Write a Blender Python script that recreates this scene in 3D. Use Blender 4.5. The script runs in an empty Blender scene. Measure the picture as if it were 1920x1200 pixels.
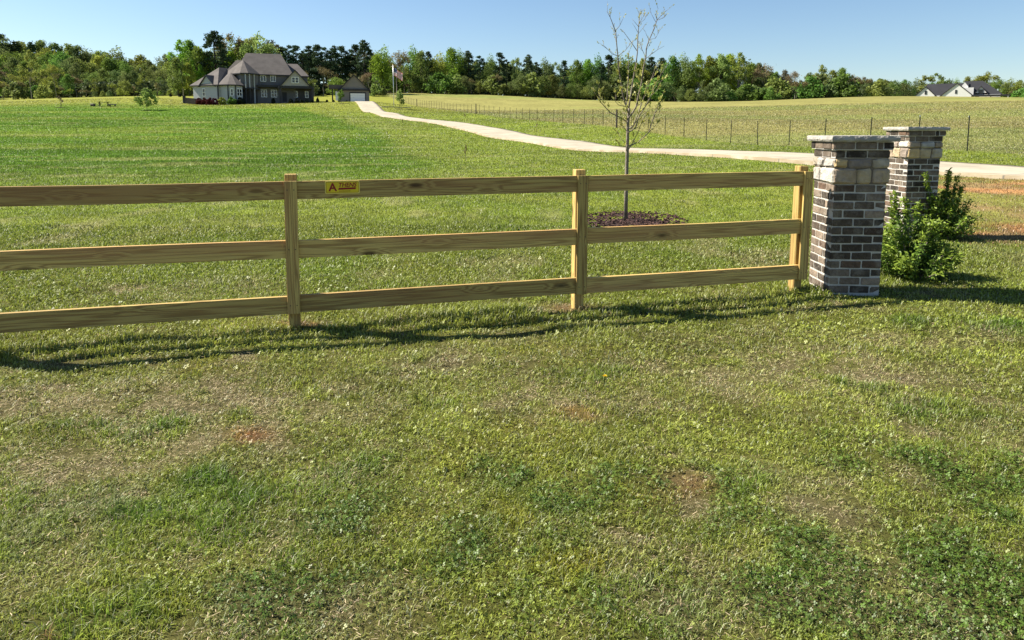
import bpy, math, random
import numpy as np
from mathutils import Vector, Matrix

# ------------------------------------------------------------------ camera, sky, sun
C = bpy.context.scene.collection
SC = bpy.context.scene
F, CX, CY, PITCH, CAMH = 1290.0, 960.0, 403.0, math.radians(7.0), 1.60
cam_d = bpy.data.cameras.new("camera")
cam_d.sensor_width = 36.0
cam_d.lens = F / 1920 * 36
cam_d.shift_y = (CY - 600.0) / 1920
cam_d.clip_start = 0.05
cam_d.clip_end = 4000
cam = bpy.data.objects.new("camera", cam_d)
C.objects.link(cam)
cam.location = (0, 0, CAMH)
cam.rotation_euler = (math.radians(90) - PITCH, 0, 0)
SC.camera = cam

SUN_EL = math.radians(44.5)
SUN_AZ = math.atan2(-0.964, 0.266)            # angle from +Y towards +X
SUN = Vector((math.sin(SUN_AZ) * math.cos(SUN_EL), math.cos(SUN_AZ) * math.cos(SUN_EL), math.sin(SUN_EL)))
w = bpy.data.worlds.new("World")
SC.world = w
w.use_nodes = True
nt = w.node_tree
bg = nt.nodes["Background"]
sky = nt.nodes.new("ShaderNodeTexSky")
sky.sky_type = 'NISHITA'
sky.sun_disc = False
sky.sun_elevation = SUN_EL
sky.sun_rotation = SUN_AZ
sky.altitude = 0
sky.air_density = 1.0
sky.dust_density = 0.35
sky.ozone_density = 3.0
hsv = nt.nodes.new('ShaderNodeHueSaturation')
hsv.inputs['Saturation'].default_value = 1.06
nt.links.new(sky.outputs[0], hsv.inputs['Color'])
nt.links.new(hsv.outputs[0], bg.inputs[0])
bg.inputs[1].default_value = 0.051
sl = bpy.data.lights.new("sun", 'SUN')
sl.energy = 4.4
sl.angle = math.radians(0.53)
sl.color = (1.0, 0.93, 0.80)
so = bpy.data.objects.new("sun", sl)
C.objects.link(so)
so.rotation_euler = (-SUN).to_track_quat('-Z', 'Y').to_euler()
vs = SC.view_settings
vs.view_transform = 'Standard'
vs.look = 'None'
vs.gamma = 1
vs.exposure = 1.5
SC.cycles.max_bounces = 6
SC.cycles.transparent_max_bounces = 4

# ------------------------------------------------------------------ measuring helpers
cp, sp = math.cos(PITCH), math.sin(PITCH)

def at(u, v, Y):
    """World point that stands Y metres ahead along the sight line through photo position (u, v)."""
    a, b = (u - CX) / F, (CY - v) / F
    d = cp + b * sp
    t = Y / d
    return Vector((a * t, Y, CAMH + t * (b * cp - sp)))

def gnd(u, v):
    """Near ground point (level lawn) for photo position (u, v)."""
    b = (CY - v) / F
    t = CAMH / (sp - b * cp)
    return ((u - CX) / F * t, t * (cp + b * sp))

RNG = np.random.default_rng(7)
random.seed(5)

def _h(ix, iy, s):
    v = np.sin(ix * 127.1 + iy * 311.7 + s * 74.7) * 43758.5453
    return v - np.floor(v)

def vnoise(x, y, s=0):
    x = np.asarray(x, float); y = np.asarray(y, float)
    ix, iy = np.floor(x), np.floor(y)
    fx, fy = x - ix, y - iy
    fx = fx * fx * (3 - 2 * fx); fy = fy * fy * (3 - 2 * fy)
    a = _h(ix, iy, s); b = _h(ix + 1, iy, s); c = _h(ix, iy + 1, s); d = _h(ix + 1, iy + 1, s)
    return (a * (1 - fx) + b * fx) * (1 - fy) + (c * (1 - fx) + d * fx) * fy

def fbm(x, y, f, o=3, s=0):
    r = 0; amp = .5; tot = 0
    for k in range(o):
        r = r + amp * vnoise(np.asarray(x) * f + 17.3 * k, np.asarray(y) * f - 9.1 * k, s + k); tot += amp
        f *= 2.03; amp *= .5
    return r / tot

def sstep(a, b, x):
    t = np.clip((x - a) / (b - a), 0, 1)
    return t * t * (3 - 2 * t)

# ------------------------------------------------------------------ terrain shape
CPS = []
for yy in (-12, -4, 1, 4, 7, 9.5):
    for xx in (-14, -6, 0, 6, 12):
        CPS.append((xx, yy, 0.0))
for xx, yy in ((-10, 12.5), (-3, 12.5), (2.3, 12.5), (-22, 9), (7, 11)):
    CPS.append((xx, yy, 0.02))
LAWN = [(18, .06), (25, .15), (33, .33), (42, .55), (58, 1.2), (72, 2.05), (85, 2.75), (95, 3.3), (110, 4.3), (135, 6.4), (150, 7.75)]
for yy, zz in LAWN:
    for k in (-.75, -.45, -.2):
        CPS.append((k * yy, yy, zz))
def cpx(u, v, Y):
    p = at(u, v, Y); CPS.append((p.x, p.y, p.z))
for q in ((960, 257, 58), (886, 240, 72), (830, 230, 85), (775, 224.5, 95), (738, 219, 105), (702, 210, 122), (678, 193.5, 157),
          (1050, 268, 48), (1130, 281, 41.5), (1240, 283.5, 37), (1360, 289, 32.5), (1500, 296, 28), (1765, 316, 23.5), (1920, 325, 21.5), (2300, 345, 18),
          (1813, 283, 29), (1479, 275, 40), (1369, 268, 46.7), (1130, 236, 65), (1007, 226, 85), (892, 214, 109), (862, 209, 138), (782, 200, 151),
          (475, 194, 150), (560, 194, 150), (380, 196, 150), (475, 189, 165), (650, 192, 160), (690, 189, 172),
          (0, 187, 190), (100, 186, 190), (200, 182, 188), (300, 180, 185), (-200, 188, 190),
          (720, 181, 190), (800, 174.5, 225), (960, 180, 215), (1140, 189, 195), (1270, 191, 188), (1400, 190, 185), (1500, 186, 185), (1640, 181, 190), (1780, 181.5, 190), (1920, 184, 188), (2300, 186, 188),
          (1500, 225, 90), (1900, 232, 60), (1900, 212, 100), (1500, 203, 135), (1900, 194, 140), (1200, 216, 105), (2300, 240, 60), (1800, 340, 18.3), (1920, 395, 12.5), (2100, 380, 13)):
    cpx(*q)
for q in ((1797, 191, 232), (1640, 192, 235), (1950, 193, 235), (1270, 198, 235), (1000, 190, 250), (800, 181, 265), (1450, 196, 235)):
    cpx(*q)
for q in ((0, 172, 250), (0, 157, 330), (150, 175, 250), (150, 165, 330), (320, 180, 240), (320, 176, 330), (500, 180, 210), (500, 178, 330), (700, 180, 330), (-300, 155, 330), (-300, 175, 240)):
    cpx(*q)
CPS = np.array(CPS)
_S = 100.0
def _phi(r2):
    return np.where(r2 > 1e-12, .5 * r2 * np.log(np.maximum(r2, 1e-12)), 0)
_P = CPS[:, :2] / _S
_n = len(_P)
_A = np.zeros((_n + 3, _n + 3))
_A[:_n, :_n] = _phi(((_P[:, None] - _P[None]) ** 2).sum(-1)) + np.eye(_n) * 2e-4
_A[:_n, _n] = 1; _A[:_n, _n + 1:] = _P
_A[_n, :_n] = 1; _A[_n + 1:, :_n] = _P.T
_W = np.linalg.solve(_A, np.concatenate([CPS[:, 2], [0, 0, 0]]))

def tz(x, y):
    x = np.clip(np.asarray(x, float), -270, 270); y = np.clip(np.asarray(y, float), -14, 335)
    sh = x.shape
    q = np.stack([x.ravel(), y.ravel()], 1) / _S
    out = np.empty(len(q))
    for i in range(0, len(q), 40000):
        b = q[i:i + 40000]
        out[i:i + 40000] = _phi(((b[:, None] - _P[None]) ** 2).sum(-1)) @ _W[:_n] + _W[_n] + b @ _W[_n + 1:]
    # level the mown ground in the near part of the lawn exactly
    flat = sstep(10.5, 15, y.ravel()) 
    flat = np.maximum(flat, sstep(10, 14, np.abs(x.ravel())))
    out = out * flat
    out += (fbm(x.ravel(), y.ravel(), .35, 2, 4) - .5) * .05 + (fbm(x.ravel(), y.ravel(), 1.7, 2, 6) - .5) * .045 * sstep(40, 20, y.ravel()) * 1.1
    return out.reshape(sh)

def tz1(x, y):
    return float(tz(np.array([x]), np.array([y]))[0])

# ------------------------------------------------------------------ mesh helpers
def link(o, parent=None):
    C.objects.link(o)
    if parent is not None:
        o.parent = parent
    return o

def tag(o, label=None, cat=None, group=None, kind=None):
    if label: o["label"] = label
    if cat: o["category"] = cat
    if group: o["group"] = group
    if kind: o["kind"] = kind
    return o

def empty(name, loc, rz=0.0):
    o = bpy.data.objects.new(name, None)
    o.empty_display_size = .3
    C.objects.link(o)
    o.location = loc
    o.rotation_euler = (0, 0, rz)
    return o

def mesh_np(name, V, F, mats, cols=None, smooth=False, midx=None):
    """V (n,3); F list of arrays (m,k)."""
    me = bpy.data.meshes.new(name)
    V = np.ascontiguousarray(V, dtype=np.float32)
    if not isinstance(F, list): F = [F]
    F = [f for f in F if len(f)]
    me.vertices.add(len(V)); me.vertices.foreach_set("co", V.ravel())
    nl = sum(f.size for f in F); npoly = sum(len(f) for f in F)
    me.loops.add(nl); me.loops.foreach_set("vertex_index", np.concatenate([f.ravel() for f in F]).astype(np.int32))
    me.polygons.add(npoly)
    tot = np.concatenate([np.full(len(f), f.shape[1], np.int32) for f in F])
    st = np.concatenate([[0], np.cumsum(tot)[:-1]]).astype(np.int32)
    me.polygons.foreach_set("loop_start", st)
    me.polygons.foreach_set("loop_total", tot)
    if midx is not None:
        me.polygons.foreach_set("material_index", np.asarray(midx, np.int32))
    if smooth:
        me.polygons.foreach_set("use_smooth", np.ones(npoly, bool))
    if cols is not None:
        ca = me.color_attributes.new("col", 'FLOAT_COLOR', 'POINT')
        c4 = np.ones((len(V), 4), np.float32); c4[:, :3] = cols
        ca.data.foreach_set("color", c4.ravel())
    for m in (mats if isinstance(mats, (list, tuple)) else [mats]):
        me.materials.append(m)
    me.update(calc_edges=True)
    me.validate()
    return me

class MB:
    def __init__(s):
        s.v = []; s.f = []; s.m = []; s.c = []
    def add(s, vs, fs, mi=0, col=(1, 1, 1)):
        b = len(s.v)
        s.v += [tuple(p) for p in vs]; s.c += [col] * len(vs)
        for f in fs:
            s.f.append([b + i for i in f]); s.m.append(mi)
    def box(s, c, d, M=None, mi=0, col=(1, 1, 1), bev=0.0):
        x, y, z = (k / 2 for k in d)
        if bev <= 0:
            vs = [Vector((sx * x, sy * y, sz * z)) for sz in (-1, 1) for sy in (-1, 1) for sx in (-1, 1)]
            fs = [(0, 2, 3, 1), (4, 5, 7, 6), (0, 1, 5, 4), (2, 6, 7, 3), (0, 4, 6, 2), (1, 3, 7, 5)]
        else:
            b = bev
            vs = []; idx = {}
            for sz in (-1, 1):
                for sy in (-1, 1):
                    for sx in (-1, 1):
                        for ax in range(3):
                            p = [sx * (x - b), sy * (y - b), sz * (z - b)]
                            p[ax] = (sx * x, sy * y, sz * z)[ax]
                            idx[(sx, sy, sz, ax)] = len(vs); vs.append(Vector(p))
            fs = []
            for ax in range(3):
                o1, o2 = (ax + 1) % 3, (ax + 2) % 3
                for sg in (-1, 1):
                    q = []
                    for a1, a2 in ((-1, -1), (1, -1), (1, 1), (-1, 1)):
                        k = [0, 0, 0]; k[ax] = sg; k[o1] = a1; k[o2] = a2
                        q.append(idx[(k[0], k[1], k[2], ax)])
                    fs.append(q if sg > 0 else q[::-1])
            for ax in range(3):   # edges along axis ax
                o1, o2 = (ax + 1) % 3, (ax + 2) % 3
                for a1 in (-1, 1):
                    for a2 in (-1, 1):
                        k0 = [0, 0, 0]; k0[ax] = -1; k0[o1] = a1; k0[o2] = a2
                        k1 = list(k0); k1[ax] = 1
                        q = [idx[(*k0, o1)], idx[(*k1, o1)], idx[(*k1, o2)], idx[(*k0, o2)]]
                        fs.append(q if a1 * a2 < 0 else q[::-1])
            for sz in (-1, 1):
                for sy in (-1, 1):
                    for sx in (-1, 1):
                        q = [idx[(sx, sy, sz, 0)], idx[(sx, sy, sz, 1)], idx[(sx, sy, sz, 2)]]
                        fs.append(q if sx * sy * sz > 0 else q[::-1])
        c = Vector(c)
        if M is None:
            vs = [p + c for p in vs]
        else:
            vs = [M @ p + c for p in vs]
        s.add(vs, fs, mi, col)
    def beam(s, p0, p1, wd, ht, mi=0, col=(1, 1, 1), up=(0, 0, 1)):
        p0, p1 = Vector(p0), Vector(p1)
        d = p1 - p0; L = d.length
        x = d / L; y = Vector(up).cross(x)
        if y.length < 1e-4: y = Vector((0, 1, 0)).cross(x)
        y.normalize(); z = x.cross(y)
        s.box((p0 + p1) / 2, (L, wd, ht), Matrix((x, y, z)).transposed(), mi, col)
    def tube(s, pts, rad, n=6, mi=0, col=(1, 1, 1), cap=True):
        pts = [Vector(p) for p in pts]
        b = len(s.v); ref = Vector((.31, .95, .07))
        for i, p in enumerate(pts):
            d = (pts[min(i + 1, len(pts) - 1)] - pts[max(i - 1, 0)]).normalized()
            a = d.cross(ref)
            if a.length < .05: a = d.cross(Vector((1, 0, 0)))
            a.normalize(); c = d.cross(a)
            r = rad[i] if not isinstance(rad, (int, float)) else rad
            for k in range(n):
                t = 2 * math.pi * k / n
                s.v.append(tuple(p + a * (r * math.cos(t)) + c * (r * math.sin(t)))); s.c.append(col)
        for i in range(len(pts) - 1):
            for k in range(n):
                k2 = (k + 1) % n
                s.f.append([b + i * n + k, b + i * n + k2, b + (i + 1) * n + k2, b + (i + 1) * n + k]); s.m.append(mi)
        if cap:
            s.f.append([b + (len(pts) - 1) * n + k for k in range(n)]); s.m.append(mi)
            s.f.append([b + k for k in range(n)][::-1]); s.m.append(mi)
    def prism(s, poly, z0, z1, mi=0, col=(1, 1, 1)):
        n = len(poly)
        area = sum(poly[i][0] * poly[(i + 1) % n][1] - poly[(i + 1) % n][0] * poly[i][1] for i in range(n))
        if area < 0: poly = poly[::-1]
        vs = [(p[0], p[1], z0) for p in poly] + [(p[0], p[1], z1) for p in poly]
        fs = [list(range(n))[::-1], list(range(n, 2 * n))] + [[i, (i + 1) % n, n + (i + 1) % n, n + i] for i in range(n)]
        s.add(vs, fs, mi, col)
    def build(s, name, mats, parent=None, smooth=False, loc=None, rot=None, cols=False):
        me = bpy.data.meshes.new(name)
        me.from_pydata(s.v, [], s.f)
        for m in (mats if isinstance(mats, (list, tuple)) else [mats]): me.materials.append(m)
        if any(s.m): me.polygons.foreach_set("material_index", s.m)
        if cols:
            ca = me.color_attributes.new("col", 'FLOAT_COLOR', 'POINT')
            c4 = np.ones((len(s.v), 4), np.float32); c4[:, :3] = np.array(s.c)
            ca.data.foreach_set("color", c4.ravel())
        if smooth: me.polygons.foreach_set("use_smooth", [True] * len(me.polygons))
        me.update()
        o = link(bpy.data.objects.new(name, me), parent)
        if loc is not None: o.location = loc
        if rot is not None: o.rotation_euler = rot
        return o

# ------------------------------------------------------------------ materials
def new_mat(name):
    m = bpy.data.materials.new(name); m.use_nodes = True
    t = m.node_tree; b = t.nodes["Principled BSDF"]
    return m, t, b

def nd(t, typ, **kw):
    n = t.nodes.new(typ)
    for k, v in kw.items():
        if k in n.inputs.keys(): n.inputs[k].default_value = v
        else: setattr(n, k, v)
    return n

def plain(name, col, rough=.7, var=.15, scale=3.0, bump=0.0, bscale=30.0, metal=0.0, spec=.3):
    m, t, b = new_mat(name)
    b.inputs["Roughness"].default_value = rough
    b.inputs["Metallic"].default_value = metal
    b.inputs["Specular IOR Level"].default_value = spec
    tc = nd(t, "ShaderNodeTexCoord")
    n = nd(t, "ShaderNodeTexNoise", Scale=scale, Detail=5.0)
    t.links.new(tc.outputs["Object"], n.inputs["Vector"])
    r = nd(t, "ShaderNodeValToRGB")
    r.color_ramp.elements[0].position = .3; r.color_ramp.elements[1].position = .7
    r.color_ramp.elements[0].color = tuple(c * (1 - var) for c in col) + (1,)
    r.color_ramp.elements[1].color = tuple(min(1, c * (1 + var)) for c in col) + (1,)
    t.links.new(n.outputs["Fac"], r.inputs["Fac"]); t.links.new(r.outputs["Color"], b.inputs["Base Color"])
    if bump > 0:
        n2 = nd(t, "ShaderNodeTexNoise", Scale=bscale, Detail=4.0)
        t.links.new(tc.outputs["Object"], n2.inputs["Vector"])
        bp = nd(t, "ShaderNodeBump", Strength=bump, Distance=.02)
        t.links.new(n2.outputs["Fac"], bp.inputs["Height"]); t.links.new(bp.outputs["Normal"], b.inputs["Normal"])
    return m

def leafy(name, tint=(1, 1, 1), trans=.35, rnd=.0, rough=.6, gloss=.01):
    """Leaves and blades: colour from the mesh's own leaf colours, some light passes through."""
    m, t, b = new_mat(name)
    t.nodes.remove(b)
    out = t.nodes["Material Output"]
    a = nd(t, "ShaderNodeAttribute"); a.attribute_name = "col"
    mul = nd(t, "ShaderNodeMix", data_type='RGBA', blend_type='MULTIPLY')
    mul.inputs[0].default_value = 1
    t.links.new(a.outputs["Color"], mul.inputs[6])
    mul.inputs[7].default_value = (*tint, 1)
    col = mul.outputs[2]
    if rnd > 0:
        oi = nd(t, "ShaderNodeObjectInfo")
        hs = nd(t, "ShaderNodeHueSaturation")
        mr = nd(t, "ShaderNodeMapRange"); mr.inputs[3].default_value = 1 - rnd; mr.inputs[4].default_value = 1 + rnd
        t.links.new(oi.outputs["Random"], mr.inputs[0]); t.links.new(mr.outputs[0], hs.inputs["Value"])
        m2 = nd(t, "ShaderNodeMath", operation='MULTIPLY'); m2.inputs[1].default_value = 7.31
        m3 = nd(t, "ShaderNodeMath", operation='FRACT')
        t.links.new(oi.outputs["Random"], m2.inputs[0]); t.links.new(m2.outputs[0], m3.inputs[0])
        mr2 = nd(t, "ShaderNodeMapRange"); mr2.inputs[3].default_value = .475; mr2.inputs[4].default_value = .52
        t.links.new(m3.outputs[0], mr2.inputs[0]); t.links.new(mr2.outputs[0], hs.inputs["Hue"])
        t.links.new(col, hs.inputs["Color"]); col = hs.outputs["Color"]
    d = nd(t, "ShaderNodeBsdfDiffuse"); tr = nd(t, "ShaderNodeBsdfTranslucent")
    mx = nd(t, "ShaderNodeMixShader"); mx.inputs[0].default_value = trans
    t.links.new(col, d.inputs["Color"]); t.links.new(col, tr.inputs["Color"])
    t.links.new(d.outputs[0], mx.inputs[1]); t.links.new(tr.outputs[0], mx.inputs[2])
    gl = nd(t, "ShaderNodeBsdfGlossy"); gl.inputs["Roughness"].default_value = rough; gl.inputs["Color"].default_value = (1, 1, 1, 1)
    mx2 = nd(t, "ShaderNodeMixShader"); mx2.inputs[0].default_value = gloss
    t.links.new(mx.outputs[0], mx2.inputs[1]); t.links.new(gl.outputs[0], mx2.inputs[2])
    t.links.new(mx2.outputs[0], out.inputs["Surface"])
    return m

def attr_mat(name, rough=.85, var=.25, scale=20.0, bump=.4, bscale=60.0, dist=.01, smear=0.0):
    m, t, b = new_mat(name)
    b.inputs["Roughness"].default_value = rough; b.inputs["Specular IOR Level"].default_value = .2
    a = nd(t, "ShaderNodeAttribute"); a.attribute_name = "col"
    tc = nd(t, "ShaderNodeTexCoord")
    n = nd(t, "ShaderNodeTexNoise", Scale=scale, Detail=6.0, Roughness=.65)
    t.links.new(tc.outputs["Object"], n.inputs["Vector"])
    mr = nd(t, "ShaderNodeMapRange"); mr.inputs[1].default_value = .25; mr.inputs[2].default_value = .75
    mr.inputs[3].default_value = 1 - var; mr.inputs[4].default_value = 1 + var
    t.links.new(n.outputs["Fac"], mr.inputs[0])
    mul = nd(t, "ShaderNodeVectorMath", operation='SCALE')
    t.links.new(a.outputs["Color"], mul.inputs[0]); t.links.new(mr.outputs[0], mul.inputs["Scale"])
    base = mul.outputs[0]
    if smear > 0:      # pale mortar wash left on the faces
        n3 = nd(t, "ShaderNodeTexNoise", Scale=7.0, Detail=7.0, Roughness=.72)
        t.links.new(tc.outputs["Object"], n3.inputs["Vector"])
        m3 = nd(t, "ShaderNodeMapRange"); m3.inputs[1].default_value = .50; m3.inputs[2].default_value = .72; m3.inputs[3].default_value = 0; m3.inputs[4].default_value = smear * 2
        t.links.new(n3.outputs["Fac"], m3.inputs[0])
        x3 = nd(t, "ShaderNodeMix", data_type='RGBA'); x3.inputs[7].default_value = (.38, .335, .275, 1)
        t.links.new(m3.outputs[0], x3.inputs[0]); t.links.new(base, x3.inputs[6]); base = x3.outputs[2]
    t.links.new(base, b.inputs["Base Color"])
    n2 = nd(t, "ShaderNodeTexNoise", Scale=bscale, Detail=5.0)
    t.links.new(tc.outputs["Object"], n2.inputs["Vector"])
    bp = nd(t, "ShaderNodeBump", Strength=bump, Distance=dist)
    t.links.new(n2.outputs["Fac"], bp.inputs["Height"]); t.links.new(bp.outputs["Normal"], b.inputs["Normal"])
    return m

def wood_mat(name, ca, cb, red):
    """Sawn pine, grain along local X, with knots."""
    m, t, b = new_mat(name)
    b.inputs["Roughness"].default_value = .75; b.inputs["Specular IOR Level"].default_value = .2
    tc = nd(t, "ShaderNodeTexCoord"); oi = nd(t, "ShaderNodeObjectInfo")
    off = nd(t, "ShaderNodeVectorMath", operation='SCALE'); off.inputs[0].default_value = (31, 17, 23)
    t.links.new(oi.outputs["Random"], off.inputs["Scale"])
    ad = nd(t, "ShaderNodeVectorMath", operation='ADD')
    t.links.new(tc.outputs["Object"], ad.inputs[0]); t.links.new(off.outputs[0], ad.inputs[1])
    # knots bend the grain
    vk = nd(t, "ShaderNodeTexVoronoi", Scale=1.0); vk.feature = 'F1'
    sck = nd(t, "ShaderNodeVectorMath", operation='MULTIPLY'); sck.inputs[1].default_value = (1.9, 6.0, 6.0)
    t.links.new(ad.outputs[0], sck.inputs[0]); t.links.new(sck.outputs[0], vk.inputs["Vector"])
    kn = nd(t, "ShaderNodeMapRange"); kn.inputs[1].default_value = .0; kn.inputs[2].default_value = .34; kn.inputs[3].default_value = 1; kn.inputs[4].default_value = 0
    t.links.new(vk.outputs["Distance"], kn.inputs[0])
    sc = nd(t, "ShaderNodeVectorMath", operation='MULTIPLY'); sc.inputs[1].default_value = (.55, 19, 19)
    t.links.new(ad.outputs[0], sc.inputs[0])
    nz = nd(t, "ShaderNodeTexNoise", Scale=1.0, Detail=2.0)
    t.links.new(sc.outputs[0], nz.inputs["Vector"])
    sm = nd(t, "ShaderNodeMath", operation='MULTIPLY_ADD'); sm.inputs[1].default_value = .35
    t.links.new(kn.outputs[0], sm.inputs[0]); t.links.new(nz.outputs["Fac"], sm.inputs[2])
    fr = nd(t, "ShaderNodeMath", operation='MULTIPLY'); fr.inputs[1].default_value = 46
    sn = nd(t, "ShaderNodeMath", operation='SINE')
    t.links.new(sm.outputs[0], fr.inputs[0]); t.links.new(fr.outputs[0], sn.inputs[0])
    rp = nd(t, "ShaderNodeValToRGB")
    rp.color_ramp.elements[0].position = .0; rp.color_ramp.elements[0].color = (*cb, 1)
    rp.color_ramp.elements[1].position = .8; rp.color_ramp.elements[1].color = (*ca, 1)
    mr = nd(t, "ShaderNodeMapRange"); mr.inputs[1].default_value = -1; mr.inputs[2].default_value = 1
    t.links.new(sn.outputs[0], mr.inputs[0]); t.links.new(mr.outputs[0], rp.inputs["Fac"])
    # broad heartwood patches
    n2 = nd(t, "ShaderNodeTexNoise", Scale=1.0, Detail=2.0)
    sc2 = nd(t, "ShaderNodeVectorMath", operation='MULTIPLY'); sc2.inputs[1].default_value = (.7, 5, 9)
    t.links.new(ad.outputs[0], sc2.inputs[0]); t.links.new(sc2.outputs[0], n2.inputs["Vector"])
    r2 = nd(t, "ShaderNodeMapRange"); r2.inputs[1].default_value = .46; r2.inputs[2].default_value = .68; r2.inputs[3].default_value = 0; r2.inputs[4].default_value = .55
    t.links.new(n2.outputs["Fac"], r2.inputs[0])
    mx = nd(t, "ShaderNodeMix", data_type='RGBA'); mx.inputs[7].default_value = (*red, 1)
    t.links.new(r2.outputs[0], mx.inputs[0]); t.links.new(rp.outputs["Color"], mx.inputs[6])
    kk = nd(t, "ShaderNodeMapRange"); kk.inputs[1].default_value = .05; kk.inputs[2].default_value = .17; kk.inputs[3].default_value = .85; kk.inputs[4].default_value = 0
    t.links.new(vk.outputs["Distance"], kk.inputs[0])
    # only some of the cells carry a knot
    gt = nd(t, "ShaderNodeSeparateColor"); t.links.new(vk.outputs["Color"], gt.inputs[0])
    g2 = nd(t, "ShaderNodeMath", operation='GREATER_THAN'); g2.inputs[1].default_value = .38
    t.links.new(gt.outputs[0], g2.inputs[0])
    g3 = nd(t, "ShaderNodeMath", operation='MULTIPLY'); t.links.new(g2.outputs[0], g3.inputs[0]); t.links.new(kk.outputs[0], g3.inputs[1])
    mk = nd(t, "ShaderNodeMix", data_type='RGBA'); mk.inputs[7].default_value = (.055, .03, .014, 1)
    t.links.new(g3.outputs[0], mk.inputs[0]); t.links.new(mx.outputs[2], mk.inputs[6])
    hs = nd(t, "ShaderNodeHueSaturation")
    rv = nd(t, "ShaderNodeMapRange"); rv.inputs[3].default_value = .78; rv.inputs[4].default_value = 1.2
    t.links.new(oi.outputs["Random"], rv.inputs[0]); t.links.new(rv.outputs[0], hs.inputs["Value"])
    t.links.new(mk.outputs[2], hs.inputs["Color"]); t.links.new(hs.outputs[0], b.inputs["Base Color"])
    bp = nd(t, "ShaderNodeBump", Strength=.25, Distance=.003)
    t.links.new(sn.outputs[0], bp.inputs["Height"]); t.links.new(bp.outputs["Normal"], b.inputs["Normal"])
    return m

M = {}
M['wood'] = wood_mat("treated_pine", (.51, .37, .125), (.30, .19, .065), (.36, .185, .08))
M['brick'] = attr_mat("brick", .9, .4, 16, .8, 45, .014, smear=.22)
M['stone'] = attr_mat("stone", .9, .38, 11, .9, 20, .03, smear=.14)
M['mortar'] = plain("mortar", (.47, .44, .40), .95, .15, 12, .4, 80)
M['cap'] = plain("cap_stone", (.33, .31, .275), .9, .25, 7, .8, 26)
M['blackmetal'] = plain("black_metal", (.012, .012, .013), .4, .1, 5)
M['concrete'] = plain("concrete", (.335, .30, .235), .9, .24, .5, .15, 18)
M['siding'] = plain("pale_siding", (.40, .41, .43), .7, .05, .5)
M['greysiding'] = plain("grey_siding", (.135, .13, .13), .75, .06, .6)
M['darkstone'] = plain("dark_brick", (.06, .056, .058), .9, .25, 1.2)
M['trimdark'] = plain("dark_trim", (.03, .03, .034), .6, .1, 1)
M['white'] = plain("white_paint", (.78, .78, .76), .5, .04, 2)
M['glass'] = plain("window_glass", (.015, .017, .02), .06, .1, 1, spec=.6)
M['shingle'] = plain("brown_shingle", (.098, .086, .080), .9, .22, .7, .3, 6)
M['blackroof'] = plain("black_roof", (.022, .022, .026), .65, .15, .5)
M['whitewall'] = plain("white_wall", (.66, .65, .63), .8, .05, .5)
M['garagewall'] = plain("garage_siding", (.21, .19, .175), .8, .06, .6)
M['bark'] = plain("grey_bark", (.19, .16, .125), .9, .3, 9, .6, 40)
M['barkdark'] = plain("dark_bark", (.055, .046, .04), .95, .25, 2)
M['barkpale'] = plain("pale_bark", (.20, .18, .155), .9, .25, 2)
M['steelpost'] = plain("post_steel", (.035, .04, .035), .6, .15, 6)
M['postwood'] = plain("weathered_post", (.06, .05, .042), .9, .2, 4)
M['wire'] = plain("fence_wire", (.16, .16, .15), .5, .1, 4, metal=.6)
M['mulch'] = attr_mat("mulch", .95, .3, 30, .5, 90, .01)
M['grass'] = leafy("grass_blades", trans=.38, rough=.45, gloss=.02)
M['leaf'] = leafy("bush_leaves", trans=.3, rough=.45, gloss=.02)
M['yellow'] = plain("sign_yellow", (.72, .54, .02), .45, .05, 12)
M['yellowpale'] = plain("sign_rim", (.75, .62, .16), .45, .05, 12)
M['maroon'] = plain("sign_red", (.27, .010, .014), .5, .05, 12)
M['signorange'] = plain("sign_small_print", (.30, .12, .02), .5, .05, 12)
M['flagred'] = plain("flag_red", (.42, .02, .035), .8, .05, 3)
M['flagwhite'] = plain("flag_white", (.75, .74, .74), .8, .05, 3)
M['flagblue'] = plain("flag_blue", (.02, .03, .12), .8, .05, 3)
M['pole'] = plain("pole_metal", (.55, .56, .57), .35, .05, 3, metal=.7)
M['brownwall'] = plain("brown_block", (.09, .07, .06), .9, .25, 2)
M['picnic'] = plain("weathered_timber", (.05, .045, .04), .9, .25, 3)
M['rockgrey'] = plain("grey_rock", (.22, .20, .17), .9, .25, 3)

# ------------------------------------------------------------------ lawn colours and zones
ROAD = [at(u, v, Y) for u, v, Y in ((670, 192, 163), (678, 193.5, 157), (702, 210, 122), (738, 219, 105), (775, 224.5, 95), (830, 230, 85), (886, 240, 72), (960, 257, 58),
        (1050, 268, 48), (1130, 281, 41.5), (1240, 283.5, 37), (1360, 289, 32.5), (1500, 296, 28), (1765, 317, 23.2), (1920, 327, 21.0), (2300, 347, 17.5), (2900, 380, 14))]
def catmull(P, n):
    out = []
    P = [P[0] * 2 - P[1]] + P + [P[-1] * 2 - P[-2]]
    for i in range(1, len(P) - 2):
        for k in range(n):
            t = k / n
            a, b, c, d = P[i - 1:i + 3]
            out.append(.5 * ((2 * b) + (c - a) * t + (2 * a - 5 * b + 4 * c - d) * t * t + (3 * b - a - 3 * c + d) * t ** 3))
    out.append(P[-2].copy())
    return out
RC = catmull([Vector((p.x, p.y, 0)) for p in ROAD], 10)
RCN = np.array([(p.x, p.y) for p in RC])
ROADW = 3.9
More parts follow.
